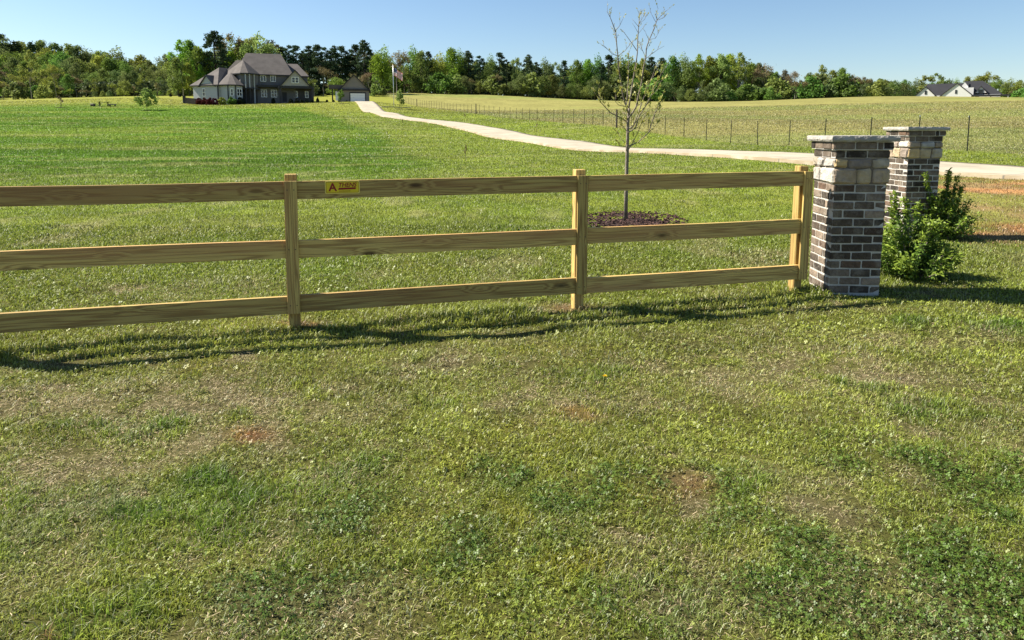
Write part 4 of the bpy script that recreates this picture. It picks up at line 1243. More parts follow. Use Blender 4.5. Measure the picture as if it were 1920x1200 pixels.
# ---- white house on the right, behind the crest
WO, WZ, WYAW, wx, wz = frame_at(1790, 192, 232, psi=math.radians(-35))
wh = empty("white_house", (WO.x, WO.y, tz1(WO.x, WO.y)), WYAW)
WZ0 = tz1(WO.x, WO.y)
def wz(vv, yl=0.0): return at(1790, vv, WO.y + yl).z - WZ0
tag(wh, "white farmhouse with black gabled roofs half hidden behind the pasture crest on the right", "house")
BM = [M['blackroof'], M['trimdark']]
mb = MB(); mb.prism([(wx(1718), 1.5), (wx(1872), 1.5), (wx(1872), 12), (wx(1718), 12)], -1, wz(178.5, 1.5)); mb.build("wall", M['whitewall'], wh)
for (ua, ub, va, vb, y0, wn) in ((1713, 1753, 178, 160, 0, (1731.5, 1735.5)), (1763, 1822, 178.5, 155.2, -1.0, (1789.5, 1793))):
    a_, b_ = wx(ua, y0), wx(ub, y0)
    mb = MB(); mb.prism([(a_ + .3, y0), (b_ - .3, y0), (b_ - .3, y0 + 9), (a_ + .3, y0 + 9)], -1, wz(va, y0)); mb.build("wing_wall", M['whitewall'], wh)
    gable_wall(wh, a_ + .3, b_ - .3, y0, wz(va, y0), wz(vb, y0) - .3, M['whitewall'])
    gable_roof(wh, a_, b_, y0 - .22, y0 + 9, wz(va, y0) + .1, wz(vb, y0), BM, .4, .35, "gable_roof")
    um = (wn[0], wn[1])
    window(wh, wx(wn[0], y0), wx(wn[1], y0), wz(175.5, y0), wz(168.5, y0), y0 - .02, 1, 1, .10, 'trimdark')
roof(wh, [(wx(1728, 3), 2.2), (wx(1812, 3), 2.2), (wx(1812, 3), 13), (wx(1728, 3), 13)], wz(178, 2), [(wx(1733, 6), 7, wz(156.5, 7)), (wx(1812, 6), 7, wz(156.5, 7))], [(0, 1, 5, 4), (1, 2, 5), (2, 3, 4, 5), (3, 0, 4)], BM, .3, "main_roof")
roof(wh, [(wx(1801, 4), 3.2), (wx(1874, 4), 3.2), (wx(1874, 4), 15), (wx(1801, 4), 15)], wz(178, 3), [(wx(1803, 8), 8.5, wz(153.5, 8.5)), (wx(1836, 8), 8.5, wz(153.5, 8.5))], [(0, 1, 5, 4), (1, 2, 5), (2, 3, 4, 5), (3, 0, 4)], BM, .3, "tall_roof")
gable_wall(wh, wx(1799, 2.6), wx(1812, 2.6), 2.6, wz(163, 2.6), wz(155, 2.6), M['whitewall'], z0=wz(170, 2.6), name="upper_gable")
mb = MB(); mb.prism([(wx(1806), 1.0), (wx(1823), 1.0), (wx(1823), 6), (wx(1806), 6)], 0, wz(165, 1)); mb.build("side_wall", M['whitewall'], wh)
gable_wall(wh, wx(1825), wx(1848), 1.5, wz(175.5, 1.5), wz(163, 1.5), M['whitewall'], name="dormer_wall")
gable_roof(wh, wx(1825), wx(1848), 1.1, 6, wz(175.5, 1.5), wz(162, 1.5), BM, .3, .3, "dormer_roof")
window(wh, wx(1832), wx(1840.5), wz(177, 1.5), wz(169.5, 1.5), 1.45, 1, 1, .12, 'trimdark')
mb = MB(); mb.beam((wx(1822), -.3, wz(180.5)), (wx(1888), -.3, wz(180.8)), 3.2, .45); mb.build("porch_roof", M['blackroof'], wh)
for uu in (1826, 1846, 1866, 1885):
    mb = MB(); mb.box((wx(uu), -1.6, wz(180.5) / 2 - .6), (.3, .3, wz(180.5) + .7)); mb.build("porch_post", M['whitewall'], wh)

# ------------------------------------------------------------------ foliage prototypes
def quads(P, Nn, size, rg, aspect=.75):
    n = len(P)
    r = rg.normal(size=(n, 3))
    a = np.cross(Nn, r); a /= np.linalg.norm(a, axis=1, keepdims=True) + 1e-9
    b_ = np.cross(Nn, a); b_ /= np.linalg.norm(b_, axis=1, keepdims=True) + 1e-9
    s = size[:, None] * .5
    V = np.stack([P - a * s - b_ * s * aspect * .6, P + a * s * .7 - b_ * s * aspect, P + a * s + b_ * s * aspect * .5, P - a * s * .6 + b_ * s * aspect], 1).reshape(-1, 3)
    return V, np.arange(n * 4).reshape(n, 4)

def crown_mesh(name, lobes, n, s0, s1, seed, col=(1, 1, 1), colvar=.35, solid=.5, flat=1.0):
    rg = np.random.default_rng(seed)
    L = np.array([(*l[0], l[1]) for l in lobes])
    wgt = L[:, 3] ** 2; wgt /= wgt.sum()
    k = rg.choice(len(L), n, p=wgt)
    d = rg.normal(size=(n, 3)); d /= np.linalg.norm(d, axis=1, keepdims=True)
    rr = (solid + (1 - solid) * rg.random(n)) * L[k, 3] * rg.uniform(.8, 1.15, n)
    P = L[k, :3] + d * rr[:, None] * np.array([1, 1, flat])
    N = d + rg.normal(size=(n, 3)) * .8; N /= np.linalg.norm(N, axis=1, keepdims=True)
    V, Fq = quads(P, N, rg.uniform(s0, s1, n), rg)
    lc = rg.uniform(1 - colvar, 1 + colvar, (len(L), 1))[k] * rg.uniform(.75, 1.25, (n, 1))
    cc = np.array(col)[None] * lc
    return V, Fq, np.repeat(cc, 4, 0)

def mk(name, parts, mat, smooth=False):
    V, Fs, Cs, b0 = [], [], [], 0
    for v, f, c in parts:
        V.append(v); Fs.append(f + b0); Cs.append(c); b0 += len(v)
    return mesh_np(name, np.concatenate(V), [np.concatenate(Fs)], mat, np.concatenate(Cs))

def limb_mesh(name, mbd, mat):
    o = mbd.build(name, mat); me = o.data; bpy.data.objects.remove(o); return me

PROTO = {}
def broad(key, H, Wd, lo, nl, n, seed, s0=.26, s1=.56, lr=(.10, .18), solid=.45, limbs=6, tr=.22, tmat='barkdark', dense=1.0):
    rg = np.random.default_rng(seed); lobes = []
    for i in range(nl):
        t = rg.random()
        z = lo + (1 - lo) * (t * .92 + .02)
        prof = math.sin(math.pi * min(1, (.12 + .88 * t)) ** .8) ** .7
        a = rg.uniform(0, 6.283); r = Wd / 2 * prof * math.sqrt(rg.random()) * .95
        lobes.append(((math.cos(a) * r * H, math.sin(a) * r * H, min(z, .93) * H), rg.uniform(*lr) * H * (.7 + .3 * prof)))
    tb = MB()
    wob = [(rg.normal() * .01 * H, rg.normal() * .01 * H) for _ in range(5)]
    tp_ = [(wob[i][0] * i * .4, wob[i][1] * i * .4, -.6 + (lo + .45 * (1 - lo)) * H * i / 4) for i in range(5)]
    tb.tube(tp_, [tr, tr * .85, tr * .75, tr * .55, tr * .3], 6)
    for i in range(limbs):
        k = lobes[rg.integers(len(lobes))][0]
        s = Vector(tp_[2 + int(rg.integers(2))]); e_ = Vector(k)
        if e_.z < s.z: continue
        tb.tube([s, s.lerp(e_, .5) + Vector((0, 0, -.3)), e_], [tr * .4, tr * .25, tr * .1], 4)
    PROTO[key] = (limb_mesh("trunk", tb, M[tmat]), mk("crown", [crown_mesh("c", lobes, int(n * (1.7 if H > 8 else 1)), s0, s1, seed + 1, solid=solid, colvar=.2)], M['leaf']), H)
def pine(key, H, n, seed, lo=.35, wd=.16):
    rg = np.random.default_rng(seed); lobes = []; tb = MB()
    tb.tube([(0, 0, -.6), (.1, 0, H * .4), (-.05, .1, H * .75), (0, 0, H * .97)], [.3, .24, .15, .04], 6)
    z = lo * H
    while z < H * .97:
        t = (z / H - lo) / (1 - lo)
        for _ in range(int(rg.integers(2, 5))):
            a = rg.uniform(0, 6.283); r = wd * H * (1 - t) ** .6 * rg.uniform(.55, 1.15) * (.6 + .4 * min(1, t * 5))
            p = (math.cos(a) * r, math.sin(a) * r, z + r * .25)
            lobes.append((p, rg.uniform(.055, .10) * H * (1 - .35 * t)))
            if r > .6: tb.tube([(0, 0, z), p], [.07, .03], 3)
        z += H * rg.uniform(.03, .055)
    lobes.append(((0, 0, H * .96), .035 * H))
    PROTO[key] = (limb_mesh("trunk", tb, M['barkdark']), mk("crown", [crown_mesh("c", lobes, int(n * 1.5), .26, .55, seed + 1, solid=.2, flat=.6, colvar=.25)], M['leaf']), H)
def bare(key, H, seed, nleaf=500, tmat='barkpale', twig=900):
    rg = np.random.default_rng(seed); tb = MB(); ends = []
    def grow(p, d, L, r, lev):
        q_ = p + d * L
        m_ = p.lerp(q_, .5) + Vector(rg.normal(size=3) * L * .05)
        tb.tube([p, m_, q_], [r, r * .8, r * .6], 5 if lev < 1 else 3, cap=False)
        if lev >= 4: ends.append((q_, d)); return
        for _ in range(2 if lev < 1 else int(rg.integers(2, 4))):
            dd = (d + Vector(rg.normal(size=3)) * .38 + Vector((0, 0, .12))).normalized()
            grow(q_, dd, L * rg.uniform(.58, .8), r * .58, lev + 1)
    grow(Vector((0, 0, -.5)), Vector((0, 0, 1)), H * .30, .2, 0)
    E = np.array([tuple(e_[0]) for e_ in ends])
    k = rg.integers(len(E), size=twig + nleaf)
    P = E[k] + rg.normal(size=(twig + nleaf, 3)) * H * .035
    N = rg.normal(size=P.shape); N /= np.linalg.norm(N, axis=1, keepdims=True)
    V, Fq = quads(P, N, np.concatenate([rg.uniform(.5, 1.0, twig), rg.uniform(.25, .5, nleaf)]), rg)
    # twigs are thin slivers
    Vq = V.reshape(-1, 4, 3); c0 = Vq.mean(1, keepdims=True)
    ax = Vq[:, 2:3] - Vq[:, 0:1]; ax /= np.linalg.norm(ax, axis=2, keepdims=True)
    dd = Vq - c0; par = (dd * ax).sum(2, keepdims=True) * ax
    Vq[:twig] = (c0 + par + (dd - par) * .16)[:twig]
    Cc = np.repeat(np.concatenate([np.tile(c_(.9, .75, .62), (twig, 1)), np.tile(c_(1.2, 1.15, .7), (nleaf, 1))]) * rg.uniform(.7, 1.3, (twig + nleaf, 1)), 4, 0)
    mt = Vq.reshape(-1, 3)[:, 2].max()
    PROTO[key] = (limb_mesh("trunk", tb, M[tmat]), mk("crown", [(Vq.reshape(-1, 3), Fq, Cc)], M['leaf']), mt)

broad('round1', 15, .62, .22, 30, 2600, 11); broad('round2', 16, .55, .18, 34, 2800, 22); broad('round3', 14, .72, .2, 32, 2600, 33, lr=(.09, .2))
broad('tall1', 18, .36, .2, 34, 2300, 44, lr=(.06, .11)); broad('tall2', 18, .42, .35, 26, 1800, 55, lr=(.06, .10), limbs=12)
broad('airy1', 18, .55, .38, 26, 1500, 66, lr=(.06, .10), solid=.1, limbs=16, tmat='barkpale'); broad('airy2', 17, .5, .3, 30, 1500, 77, lr=(.05, .09), solid=.1, limbs=18)
pine('pine1', 20, 2600, 88, .3, .17); pine('pine2', 20, 2400, 99, .42, .15); pine('pine3', 19, 2800, 101, .25, .2)
bare('bare1', 15, 111); bare('bare2', 14, 122, 900); bare('bare3', 16, 133, 250)
broad('shrub1', 4, 1.1, .0, 22, 1100, 144, .22, .5, (.16, .30), limbs=3, tr=.07); broad('shrub2', 4, 1.3, .0, 22, 1100, 155, .22, .5, (.14, .28), limbs=3, tr=.07)

LEAF = {}
for k_, t_, tr_ in (('bright', (0.19, 0.30, 0.03), 0.5), ('green', (0.125, 0.215, 0.038), 0.48), ('olive', (0.165, 0.215, 0.05), 0.48), ('dull', (0.135, 0.18, 0.055), 0.45), ('pine', (0.042, 0.075, 0.032), 0.25),
                    ('brown', (0.16, 0.155, 0.095), 0.35), ('grey', (0.19, 0.165, 0.125), 0.3), ('budgreen', (0.22, 0.275, 0.075), 0.48), ('red', (.085, .018, .022), .25), ('dark', (.012, .02, .012), .1), ('golden', (0.21, 0.265, 0.045), 0.48)):
    LEAF[k_] = leafy("leaf_" + k_, t_, tr_, .22)

def plant(name, proto, leaf, x, y, h, label, cat, group=None, wscale=1.0, rz=None, z=None):
    tm, cm, H = PROTO[proto]
    s = h / H
    root = empty(name, (x, y, tz1(x, y) if z is None else z), random.uniform(0, 6.28) if rz is None else rz)
    root.scale = (s * wscale, s * wscale, s)
    tag(root, label, cat, group)
    link(bpy.data.objects.new("trunk", tm), root)
    cr = link(bpy.data.objects.new("crown", cm), root)
    cr.material_slots[0].link = 'OBJECT'; cr.material_slots[0].material = LEAF[leaf]
    return root

ORD = ["first", "second", "third", "fourth", "fifth", "sixth", "seventh", "eighth", "ninth", "tenth", "eleventh", "twelfth"]
KN = {'pine1': 'dark pine', 'pine2': 'dark pine', 'pine3': 'broad dark pine', 'round1': 'round tree', 'round2': 'full tree', 'round3': 'broad tree', 'tall1': 'narrow tree', 'tall2': 'tall tree',
      'airy1': 'airy tree', 'airy2': 'thin tree', 'bare1': 'twiggy tree', 'bare2': 'budding tree', 'bare3': 'bare tree', 'shrub1': 'low bush', 'shrub2': 'low bush'}
CN = {'bright': 'bright green', 'green': 'mid green', 'olive': 'olive', 'dull': 'dull green', 'pine': '', 'brown': 'brownish', 'grey': 'greyish', 'budgreen': 'pale', 'dark': 'blackish', 'golden': 'golden green', 'red': 'dark red'}
PLAN = []    # (u, vtop, Y, proto, leaf, wscale, section, row)
def T(u, vt, Y, p, l, ws=1.0, row='front'): PLAN.append([u, vt, Y, p, l, ws, row])
rt = random.Random(77)
# behind and beside the house
for q_ in ((338, 72, 185, 'airy1', 'bright', .8), (354, 74, 190, 'tall1', 'green', 1.1), (368, 84, 186, 'tall2', 'golden', 1.1), (330, 108, 180, 'round1', 'olive', .8), (352, 118, 181, 'tall1', 'golden', 1.1), (375, 122, 183, 'tall1', 'bright', .9),
           (400, 57, 188, 'pine3', 'pine', 1.25), (418, 92, 192, 'pine1', 'pine', 1.0), (388, 98, 187, 'tall1', 'green', .9), (432, 96, 195, 'round1', 'bright', .8), (452, 58, 200, 'bare2', 'brown', .9), (442, 78, 198, 'round2', 'golden', .9),
           (474, 62, 203, 'airy2', 'budgreen', 1.1), (492, 66, 200, 'round2', 'budgreen', .95), (510, 72, 205, 'airy2', 'brown', 1.0), (462, 82, 196, 'round1', 'olive', 1.0), (526, 88, 208, 'pine1', 'pine', 1.1), (540, 84, 204, 'pine2', 'pine', 1.1),
           (554, 86, 210, 'pine1', 'pine', 1.1), (566, 95, 205, 'pine3', 'pine', .9), (578, 85, 212, 'pine2', 'pine', 1.2), (594, 84, 208, 'pine1', 'pine', 1.1), (610, 88, 212, 'pine2', 'pine', 1.2), (624, 85, 210, 'pine3', 'pine', .9),
           (640, 87, 213, 'pine1', 'pine', 1.1), (655, 92, 214, 'pine2', 'pine', 1.1), (666, 84, 212, 'pine1', 'pine', 1.1), (683, 75, 208, 'pine3', 'pine', 1.0), (693, 92, 210, 'pine2', 'pine', 1.1),
           (716, 88, 204, 'round2', 'bright', .8), (742, 94, 212, 'bare1', 'grey', .9), (757, 100, 215, 'airy2', 'olive', .9), (776, 87, 222, 'round2', 'green', .8), (790, 96, 218, 'round1', 'olive', .8), (803, 97, 222, 'pine1', 'pine', .9),
           (820, 100, 224, 'round2', 'golden', .9), (846, 90, 224, 'round1', 'bright', .85), (862, 94, 228, 'round2', 'green', .8), (879, 95, 226, 'pine3', 'pine', 1.0), (900, 104, 230, 'pine2', 'pine', 1.2), (919, 105, 228, 'round2', 'olive', .8),
           (937, 99, 226, 'pine1', 'pine', 1.1), (950, 111, 230, 'pine2', 'pine', 1.0), (967, 105, 228, 'airy2', 'budgreen', .9), (989, 102, 226, 'pine3', 'pine', .9), (1006, 116, 230, 'pine2', 'pine', 1.0), (1023, 110, 230, 'round2', 'dull', .85), (1043, 115, 230, 'airy1', 'olive', .8),
           (1058, 114, 224, 'pine1', 'pine', 1.0), (1082, 113, 230, 'round1', 'green', .8), (1104, 108, 232, 'tall2', 'bright', 1.0), (1123, 105, 230, 'round2', 'green', .8), (1128, 120, 226, 'pine3', 'pine', .9), (1142, 103, 238, 'pine1', 'pine', 1.1),
           (1160, 104, 236, 'round2', 'olive', .9), (1182, 104, 236, 'round2', 'bright', .8), (1205, 107, 236, 'airy1', 'golden', .8), (1221, 106, 240, 'pine2', 'pine', 1.2), (1244, 108, 240, 'pine3', 'pine', 1.0), (1262, 106, 232, 'round1', 'green', .9),
           (1284, 103, 230, 'round2', 'olive', .9), (1312, 99, 228, 'airy1', 'bright', .8), (1330, 102, 230, 'tall2', 'golden', 1.0), (1350, 98, 228, 'tall2', 'budgreen', 1.0), (1368, 100, 232, 'tall1', 'bright', 1.2), (1386, 96, 226, 'airy1', 'golden', .95),
           (1410, 118, 230, 'tall1', 'green', 1.1), (1424, 117, 232, 'tall1', 'dull', 1.0), (1440, 118, 230, 'bare1', 'grey', .8), (1456, 133, 232, 'tall2', 'green', 1.1), (1472, 132, 230, 'round1', 'brown', .8),
           (1497, 131, 224, 'bare3', 'grey', 1.0), (1520, 134, 230, 'airy2', 'olive', 1.0), (1542, 120, 226, 'airy1', 'budgreen', .95), (1562, 132, 232, 'round1', 'golden', .9), (1580, 128, 222, 'round1', 'green', 1.0), (1608, 139, 222, 'bare2', 'grey', 1.2), (1628, 148, 232, 'round3', 'dull', .9),
           (1650, 150, 236, 'round3', 'green', .9), (1676, 150, 240, 'round3', 'olive', .9), (1700, 148, 270, 'round3', 'green', .9), (1722, 147, 280, 'round2', 'dull', .9), (1738, 139, 275, 'airy2', 'budgreen', 1.3), (1754, 136, 275, 'airy1', 'olive', 1.2), (1778, 147, 280, 'round3', 'green', .8),
           (1795, 148, 285, 'round2', 'olive', .8), (1815, 144, 285, 'round1', 'budgreen', .9), (1849, 134, 280, 'bare2', 'budgreen', 1.3), (1832, 150, 285, 'airy2', 'olive', 1.1), (1874, 148, 270, 'round3', 'green', 1.0), (1893, 148, 268, 'round2', 'olive', 1.0), (1915, 149, 265, 'round3', 'golden', 1.0), (1945, 147, 262, 'round2', 'green', 1.0), (1980, 150, 262, 'round1', 'olive', 1.0)):
    T(*q_)
T(52, 92, 176, 'airy1', 'olive', .7); T(100, 118, 182, 'bare3', 'budgreen', .8)
# left hill, tiers
def prof(u):
    return np.interp(u, [-120, -40, 0, 6, 22, 60, 90, 120, 150, 190, 215, 240, 262, 290, 310, 335], [70, 66, 64, 74, 79, 80, 80, 83, 92, 94, 92, 100, 104, 106, 104, 102])
T(0, 64, 330, 'pine1', 'pine', 1.3, 'ridge'); T(24, 77, 328, 'pine3', 'pine', 1.6, 'ridge')
for Y, add, step, names in ((325, 0, 15, ('round1', 'round2', 'round3', 'tall2', 'pine3')), (280, 15, 17, ('round1', 'round2', 'round3', 'airy2')), (242, 34, 18, ('round1', 'round3', 'airy1', 'bare2', 'round2')), (212, 56, 17, ('round3', 'airy2', 'bare1', 'bare2', 'round1', 'bare3')), (190, 74, 15, ('shrub1', 'shrub2', 'bare2', 'round3'))):
    u = -70
    while u < 345:
        p_ = rt.choice(names)
        lf = 'pine' if 'pine' in p_ else rt.choice(['grey', 'brown', 'budgreen'] if 'bare' in p_ else ['olive', 'dull', 'green', 'olive', 'golden', 'dull'])
        base_v = 186
        vt = prof(u) + add + rt.uniform(-5, 9)
        vt = min(vt, 176)
        T(u + rt.uniform(-4, 4), vt, Y + rt.uniform(-8, 8), p_, lf, rt.uniform(.9, 1.15), 'ridge' if Y > 300 else ('mid' if Y > 200 else 'foot'))
        u += step * rt.uniform(.8, 1.2)
# second row and understory behind the front row
tops = sorted((q_[0], q_[1]) for q_ in PLAN if q_[6] == 'front' and q_[0] > 310)
tu = np.array([q_[0] for q_ in tops]); tv = np.array([q_[1] for q_ in tops])
u = 345
while u < 1960:
    vt = float(np.interp(u, tu, tv))
    isp = u < 700 and u > 515
    p_ = rt.choice(['pine2', 'pine1', 'bare1', 'bare3'] if isp else ['round1', 'round2', 'tall1', 'airy2', 'round3'])
    lf = 'pine' if 'pine' in p_ else rt.choice(['grey', 'brown'] if 'bare' in p_ else ['dull', 'green', 'olive', 'dull'])
    Y = (232 if u < 720 else 250 if u < 1660 else 300)
    T(u, vt + 10 + rt.uniform(0, 16), Y + rt.uniform(-6, 8), p_, lf, 1.05, 'back')
    u += 18 * rt.uniform(.8, 1.2)
u = 330
while u < 1960:
    Y = (196 if u < 720 else 216 if u < 1660 else 262) + rt.uniform(-6, 4)
    b_v = float(np.interp(u, [330, 700, 800, 960, 1140, 1270, 1400, 1500, 1640, 1960], [186, 184, 176, 181, 190, 192, 191, 187, 182, 184]))
    if 515 < u < 700:
        p_ = rt.choice(['bare1', 'bare2', 'shrub1', 'bare3', 'bare1']); lf = rt.choice(['grey', 'brown', 'brown', 'dull']); hh = rt.uniform(18, 62)
    else:
        p_ = rt.choice(['shrub1', 'shrub2', 'round3', 'round1', 'bare2']); lf = rt.choice(['green', 'dull', 'dull', 'olive']) if 'bare' not in p_ else 'brown'; hh = rt.uniform(14, 46)
    if not (1705 < u < 1890): T(u, b_v - hh, Y, p_, lf, 1.15, 'under')
    u += 15.5 * rt.uniform(.8, 1.2)

def place_name(u, row):
    if u < 312: return "on the left hill"
    if u < 440: return "left of the big house roof"
    if u < 592: return "behind the big house"
    if u < 700: return "behind the garage"
    if u < 800: return "behind the flagpole"
    if u < 1120: return "between flagpole and young tree"
    if u < 1270: return "behind the young tree"
    if u < 1480: return "just right of the young tree"
    if u < 1700: return "left of the white house"
    return "behind the white house"
PLAN.sort(key=lambda q_: q_[0])
ctr = {}
for u, vt, Y, p_, lf, ws, row in PLAN:
    P_ = at(u, vt, Y); zb = tz1(P_.x, P_.y)
    h = max(1.5, P_.z - zb + (.2 if 'shrub' not in p_ else 0))
    where = place_name(u, row)
    nm = 'pine_tree' if 'pine' in p_ else ('shrub' if 'shrub' in p_ else ('bare_tree' if 'bare' in p_ else 'leafy_tree'))
    kd = (CN[lf] + ' ' + KN[p_]).strip()
    rowtxt = {'front': 'front row', 'back': 'back row', 'under': 'low in the wood edge', 'ridge': 'top row', 'mid': 'middle tier', 'foot': 'lowest tier'}[row]
    key = (where, kd, rowtxt)
    if row in ('back', 'under', 'mid', 'ridge', 'foot'):
        lab = kd + (', ' + rowtxt + ' ' if row != 'under' else ' at the wood edge ') + where
        grp = (kd + ' ' + rowtxt + ' ' + where)
    else:
        key = (where, kd); ctr[key] = ctr.get(key, 0) + 1
        lab = (kd, where, ctr[key]); grp = "trees of the wood edge " + where
    o = plant(nm, p_, lf, P_.x, P_.y, h, "x", 'pine' if 'pine' in p_ else ('shrub' if 'shrub' in p_ else 'tree'), grp, ws)
    o["_l"] = lab if isinstance(lab, str) else ""
    if not isinstance(lab, str): o["label"] = ""; o["_k"] = kd; o["_w"] = where; o["_n"] = lab[2]
    else: o["label"] = lab
for o in list(C.objects):
    if "_k" in o.keys():
        tot = ctr[(o["_w"], o["_k"])]
        o["label"] = (o["_k"] + ', front row ' + o["_w"]) if tot == 1 else (ORD[o["_n"] - 1] + ' ' + o["_k"] + ' from the left, front row ' + o["_w"])
        for k_ in ("_k", "_w", "_n"): del o[k_]
    if "_l" in o.keys(): del o["_l"]
# ------------------------------------------------------------------ far wood as one mass on the skyline behind everything
rg = np.random.default_rng(5)
lob = []
for x in np.arange(-420, 330, 9.0):
    y = 345 + rg.uniform(-6, 10) if x < -70 else 300 + rg.uniform(-6, 10)
    u_ = 960 + x / y * F
    vt = float(np.interp(u_, [-600, 0, 300, 700, 1100, 1400, 1480, 1700, 2300], [74, 84, 112, 120, 125, 128, 150, 158, 158]))
    zt_ = at(u_, vt, y).z; zb = float(tz1(x, min(y, 330)))
    z = zb - 1
    while z < zt_ - 2:
        lob.append(((x + rg.uniform(-3, 3), y + rg.uniform(-3, 3), z), rg.uniform(3.2, 4.6))); z += 4.2
V_, Fq, Cc = crown_mesh("w", lob, 30000, 1.2, 2.5, 9, col=(.085, .12, .04), colvar=.2, solid=.5)
fo = link(bpy.data.objects.new("far_wood", mesh_np("far_wood", V_, Fq, leafy("far_wood_leaves", trans=.4), Cc)))
tag(fo, kind="stuff")
lob = []
for u_ in np.arange(-60, 2000, 3.2):
    if 352 < u_ < 365: pass
    Y_ = (215 if u_ < 320 else 206 if u_ < 720 else 233 if u_ < 1660 else 288) + rg.uniform(-6, 6)
    x_ = (u_ - CX) / F * Y_
    zb = float(tz1(x_, Y_))
    for k_ in range(2): lob.append(((x_ + rg.uniform(-2, 2), Y_ + rg.uniform(-2, 2), zb + rg.uniform(.2, 3.6)), rg.uniform(1.4, 2.4)))
V_, Fq, Cc = crown_mesh("w", lob, 34000, .5, 1.2, 10, col=(.07, .092, .034), colvar=.3, solid=.3)
fo = link(bpy.data.objects.new("undergrowth", mesh_np("undergrowth", V_, Fq, leafy("undergrowth_leaves", trans=.2), Cc)))
tag(fo, kind="stuff")

# ------------------------------------------------------------------ garden plants and small things around the house
def put(name, proto, leaf, u, vb, vt, Y, label, cat, ws=1.0, group=None):
    P_ = at(u, vb, Y); z = tz1(P_.x, P_.y)
    h = at(u, vt, Y).z - z
    return plant(name, proto, leaf, P_.x, P_.y, max(.3, h), label, cat, group, ws)
# lawn trees
broad('lawn', 4, .95, .25, 26, 1500, 201, .16, .34, (.12, .2), limbs=8, tr=.06)
broad('slim', 4, .42, .22, 16, 700, 212, .14, .30, (.07, .12), limbs=5, tr=.035)
rgb = np.random.default_rng(223)
lobb = []
for i in range(26):
    a_ = rgb.uniform(0, 6.283); r_ = .75 * math.sqrt(rgb.random()); lobb.append(((math.cos(a_) * r_, math.sin(a_) * r_, .25 + rgb.random() * 1.3 * math.sqrt(max(.05, 1 - (r_ / .95) ** 2))), rgb.uniform(.28, .45)))
tbb = MB(); tbb.tube([(0, 0, -.2), (0, 0, .5), (.05, 0, 1.0)], [.06, .05, .03], 5)
PROTO['ball'] = (limb_mesh("trunk", tbb, M['barkdark']), mk("crown", [crown_mesh("c", lobb, 2200, .12, .26, 224, solid=.55)], M['leaf']), 2.0)
bare('twiggy', 4, 234, 60, 'barkdark', 120)
put('lawn_tree', 'lawn', 'olive', 275, 203, 166, 118, "small round crowned tree alone on the far left lawn", 'tree')
put('sapling', 'slim', 'green', 640, 202, 163, 138, "slim green sapling in mulch in front of the garage", 'tree')
put('sapling', 'slim', 'budgreen', 748, 202, 160, 132, "leaning pale green sapling in mulch beside the flagpole", 'tree').rotation_euler = (.0, .10, 0)
put('bare_sapling', 'twiggy', 'grey', 114.5, 201, 178, 125, "thin bare sapling far out on the left lawn", 'tree', .5)
put('bare_sapling', 'twiggy', 'brown', 297, 195, 152, 150, "bare sapling just right of the round lawn tree", 'tree', .5)
for (u_, v_, Y_, lb) in ((640, 203, 137, "mulch spot under the sapling in front of the garage"), (748, 203, 131, "mulch spot under the sapling by the flagpole"), (114.5, 201.5, 124, "mulch spot under the bare sapling on the left lawn"), (275, 204, 117, "mulch spot under the round tree on the left lawn")):
    p_ = at(u_, v_, Y_); mulch_ring("mulch_spot", p_.x, p_.y, .95, .95, 60, lb, 0, .12)
for (u_, vb, vt, Y_, lb) in ((871.5, 222, 211, 90, "tiny leafless seedling beyond the far bend of the drive"), (1006, 241, 228, 62, "tiny leafless seedling between drive and pasture fence"), (873, 291, 268, 30, "thin dead weed stalk standing in the middle lawn"), (755, 238, 222, 75, "thin dead weed stalk near the drive and seeded lawn")):
    put('seedling', 'twiggy', 'grey', u_, vb, vt, Y_, lb, 'seedling', .22)
# house planting: (proto, leaf, u, vb, vt, yl, label)
for (pr, lf, u_, vb, vt, yl, ws, lb) in (
    ('ball', 'red', 374, 198, 183.5, -7, .72, "dark red shrub at the left end of the red hedge"), ('ball', 'red', 384, 198, 183, -7.4, .72, "dark red shrub, second from left in the red hedge"),
    ('ball', 'red', 394, 198, 183, -7.7, .72, "dark red shrub, third from left in the red hedge"), ('ball', 'red', 402, 197.5, 184, -8, .70, "dark red shrub at the right end of the red hedge"),
    ('ball', 'golden', 416, 196, 182.5, -6.5, .66, "round yellowish shrub beside the red hedge"), ('ball', 'green', 434, 194.5, 181.5, -6, .75, "round green shrub under the bay window"),
    ('ball', 'dark', 451, 194, 182.5, -4.5, .8, "dark green shrub between the bay window and the front door"),
    ('ball', 'dark', 545, 193.5, 184.5, -2.2, .6, "blackish shrub right of the porch door"), ('ball', 'dark', 556, 193.5, 185.5, -2.2, .7, "blackish shrub under the left porch window"),
    ('ball', 'dark', 565, 193.5, 186, -2.3, .7, "blackish shrub between the two porch windows"), ('ball', 'dark', 575, 193.5, 186, -2.4, .7, "blackish shrub under the right porch window"), ('ball', 'dark', 584, 193.5, 186.5, -2.4, .6, "blackish shrub at the right end of the porch"),
    ('ball', 'dark', 596, 194, 182.5, -2.0, .4, "upright blackish shrub off the right corner of the big house"), ('ball', 'dark', 513, 193.5, 183, -1.2, .45, "blackish shrub under the middle ground floor windows")):
    x_, y_, z_ = hw(u_, vb, yl)
    h = (at(u_, vt, y_).z - z_) * 1.12
    plant('garden_shrub', pr, lf, x_, y_, h, lb, 'shrub', "shrubs planted along the big house", ws * 1.45)
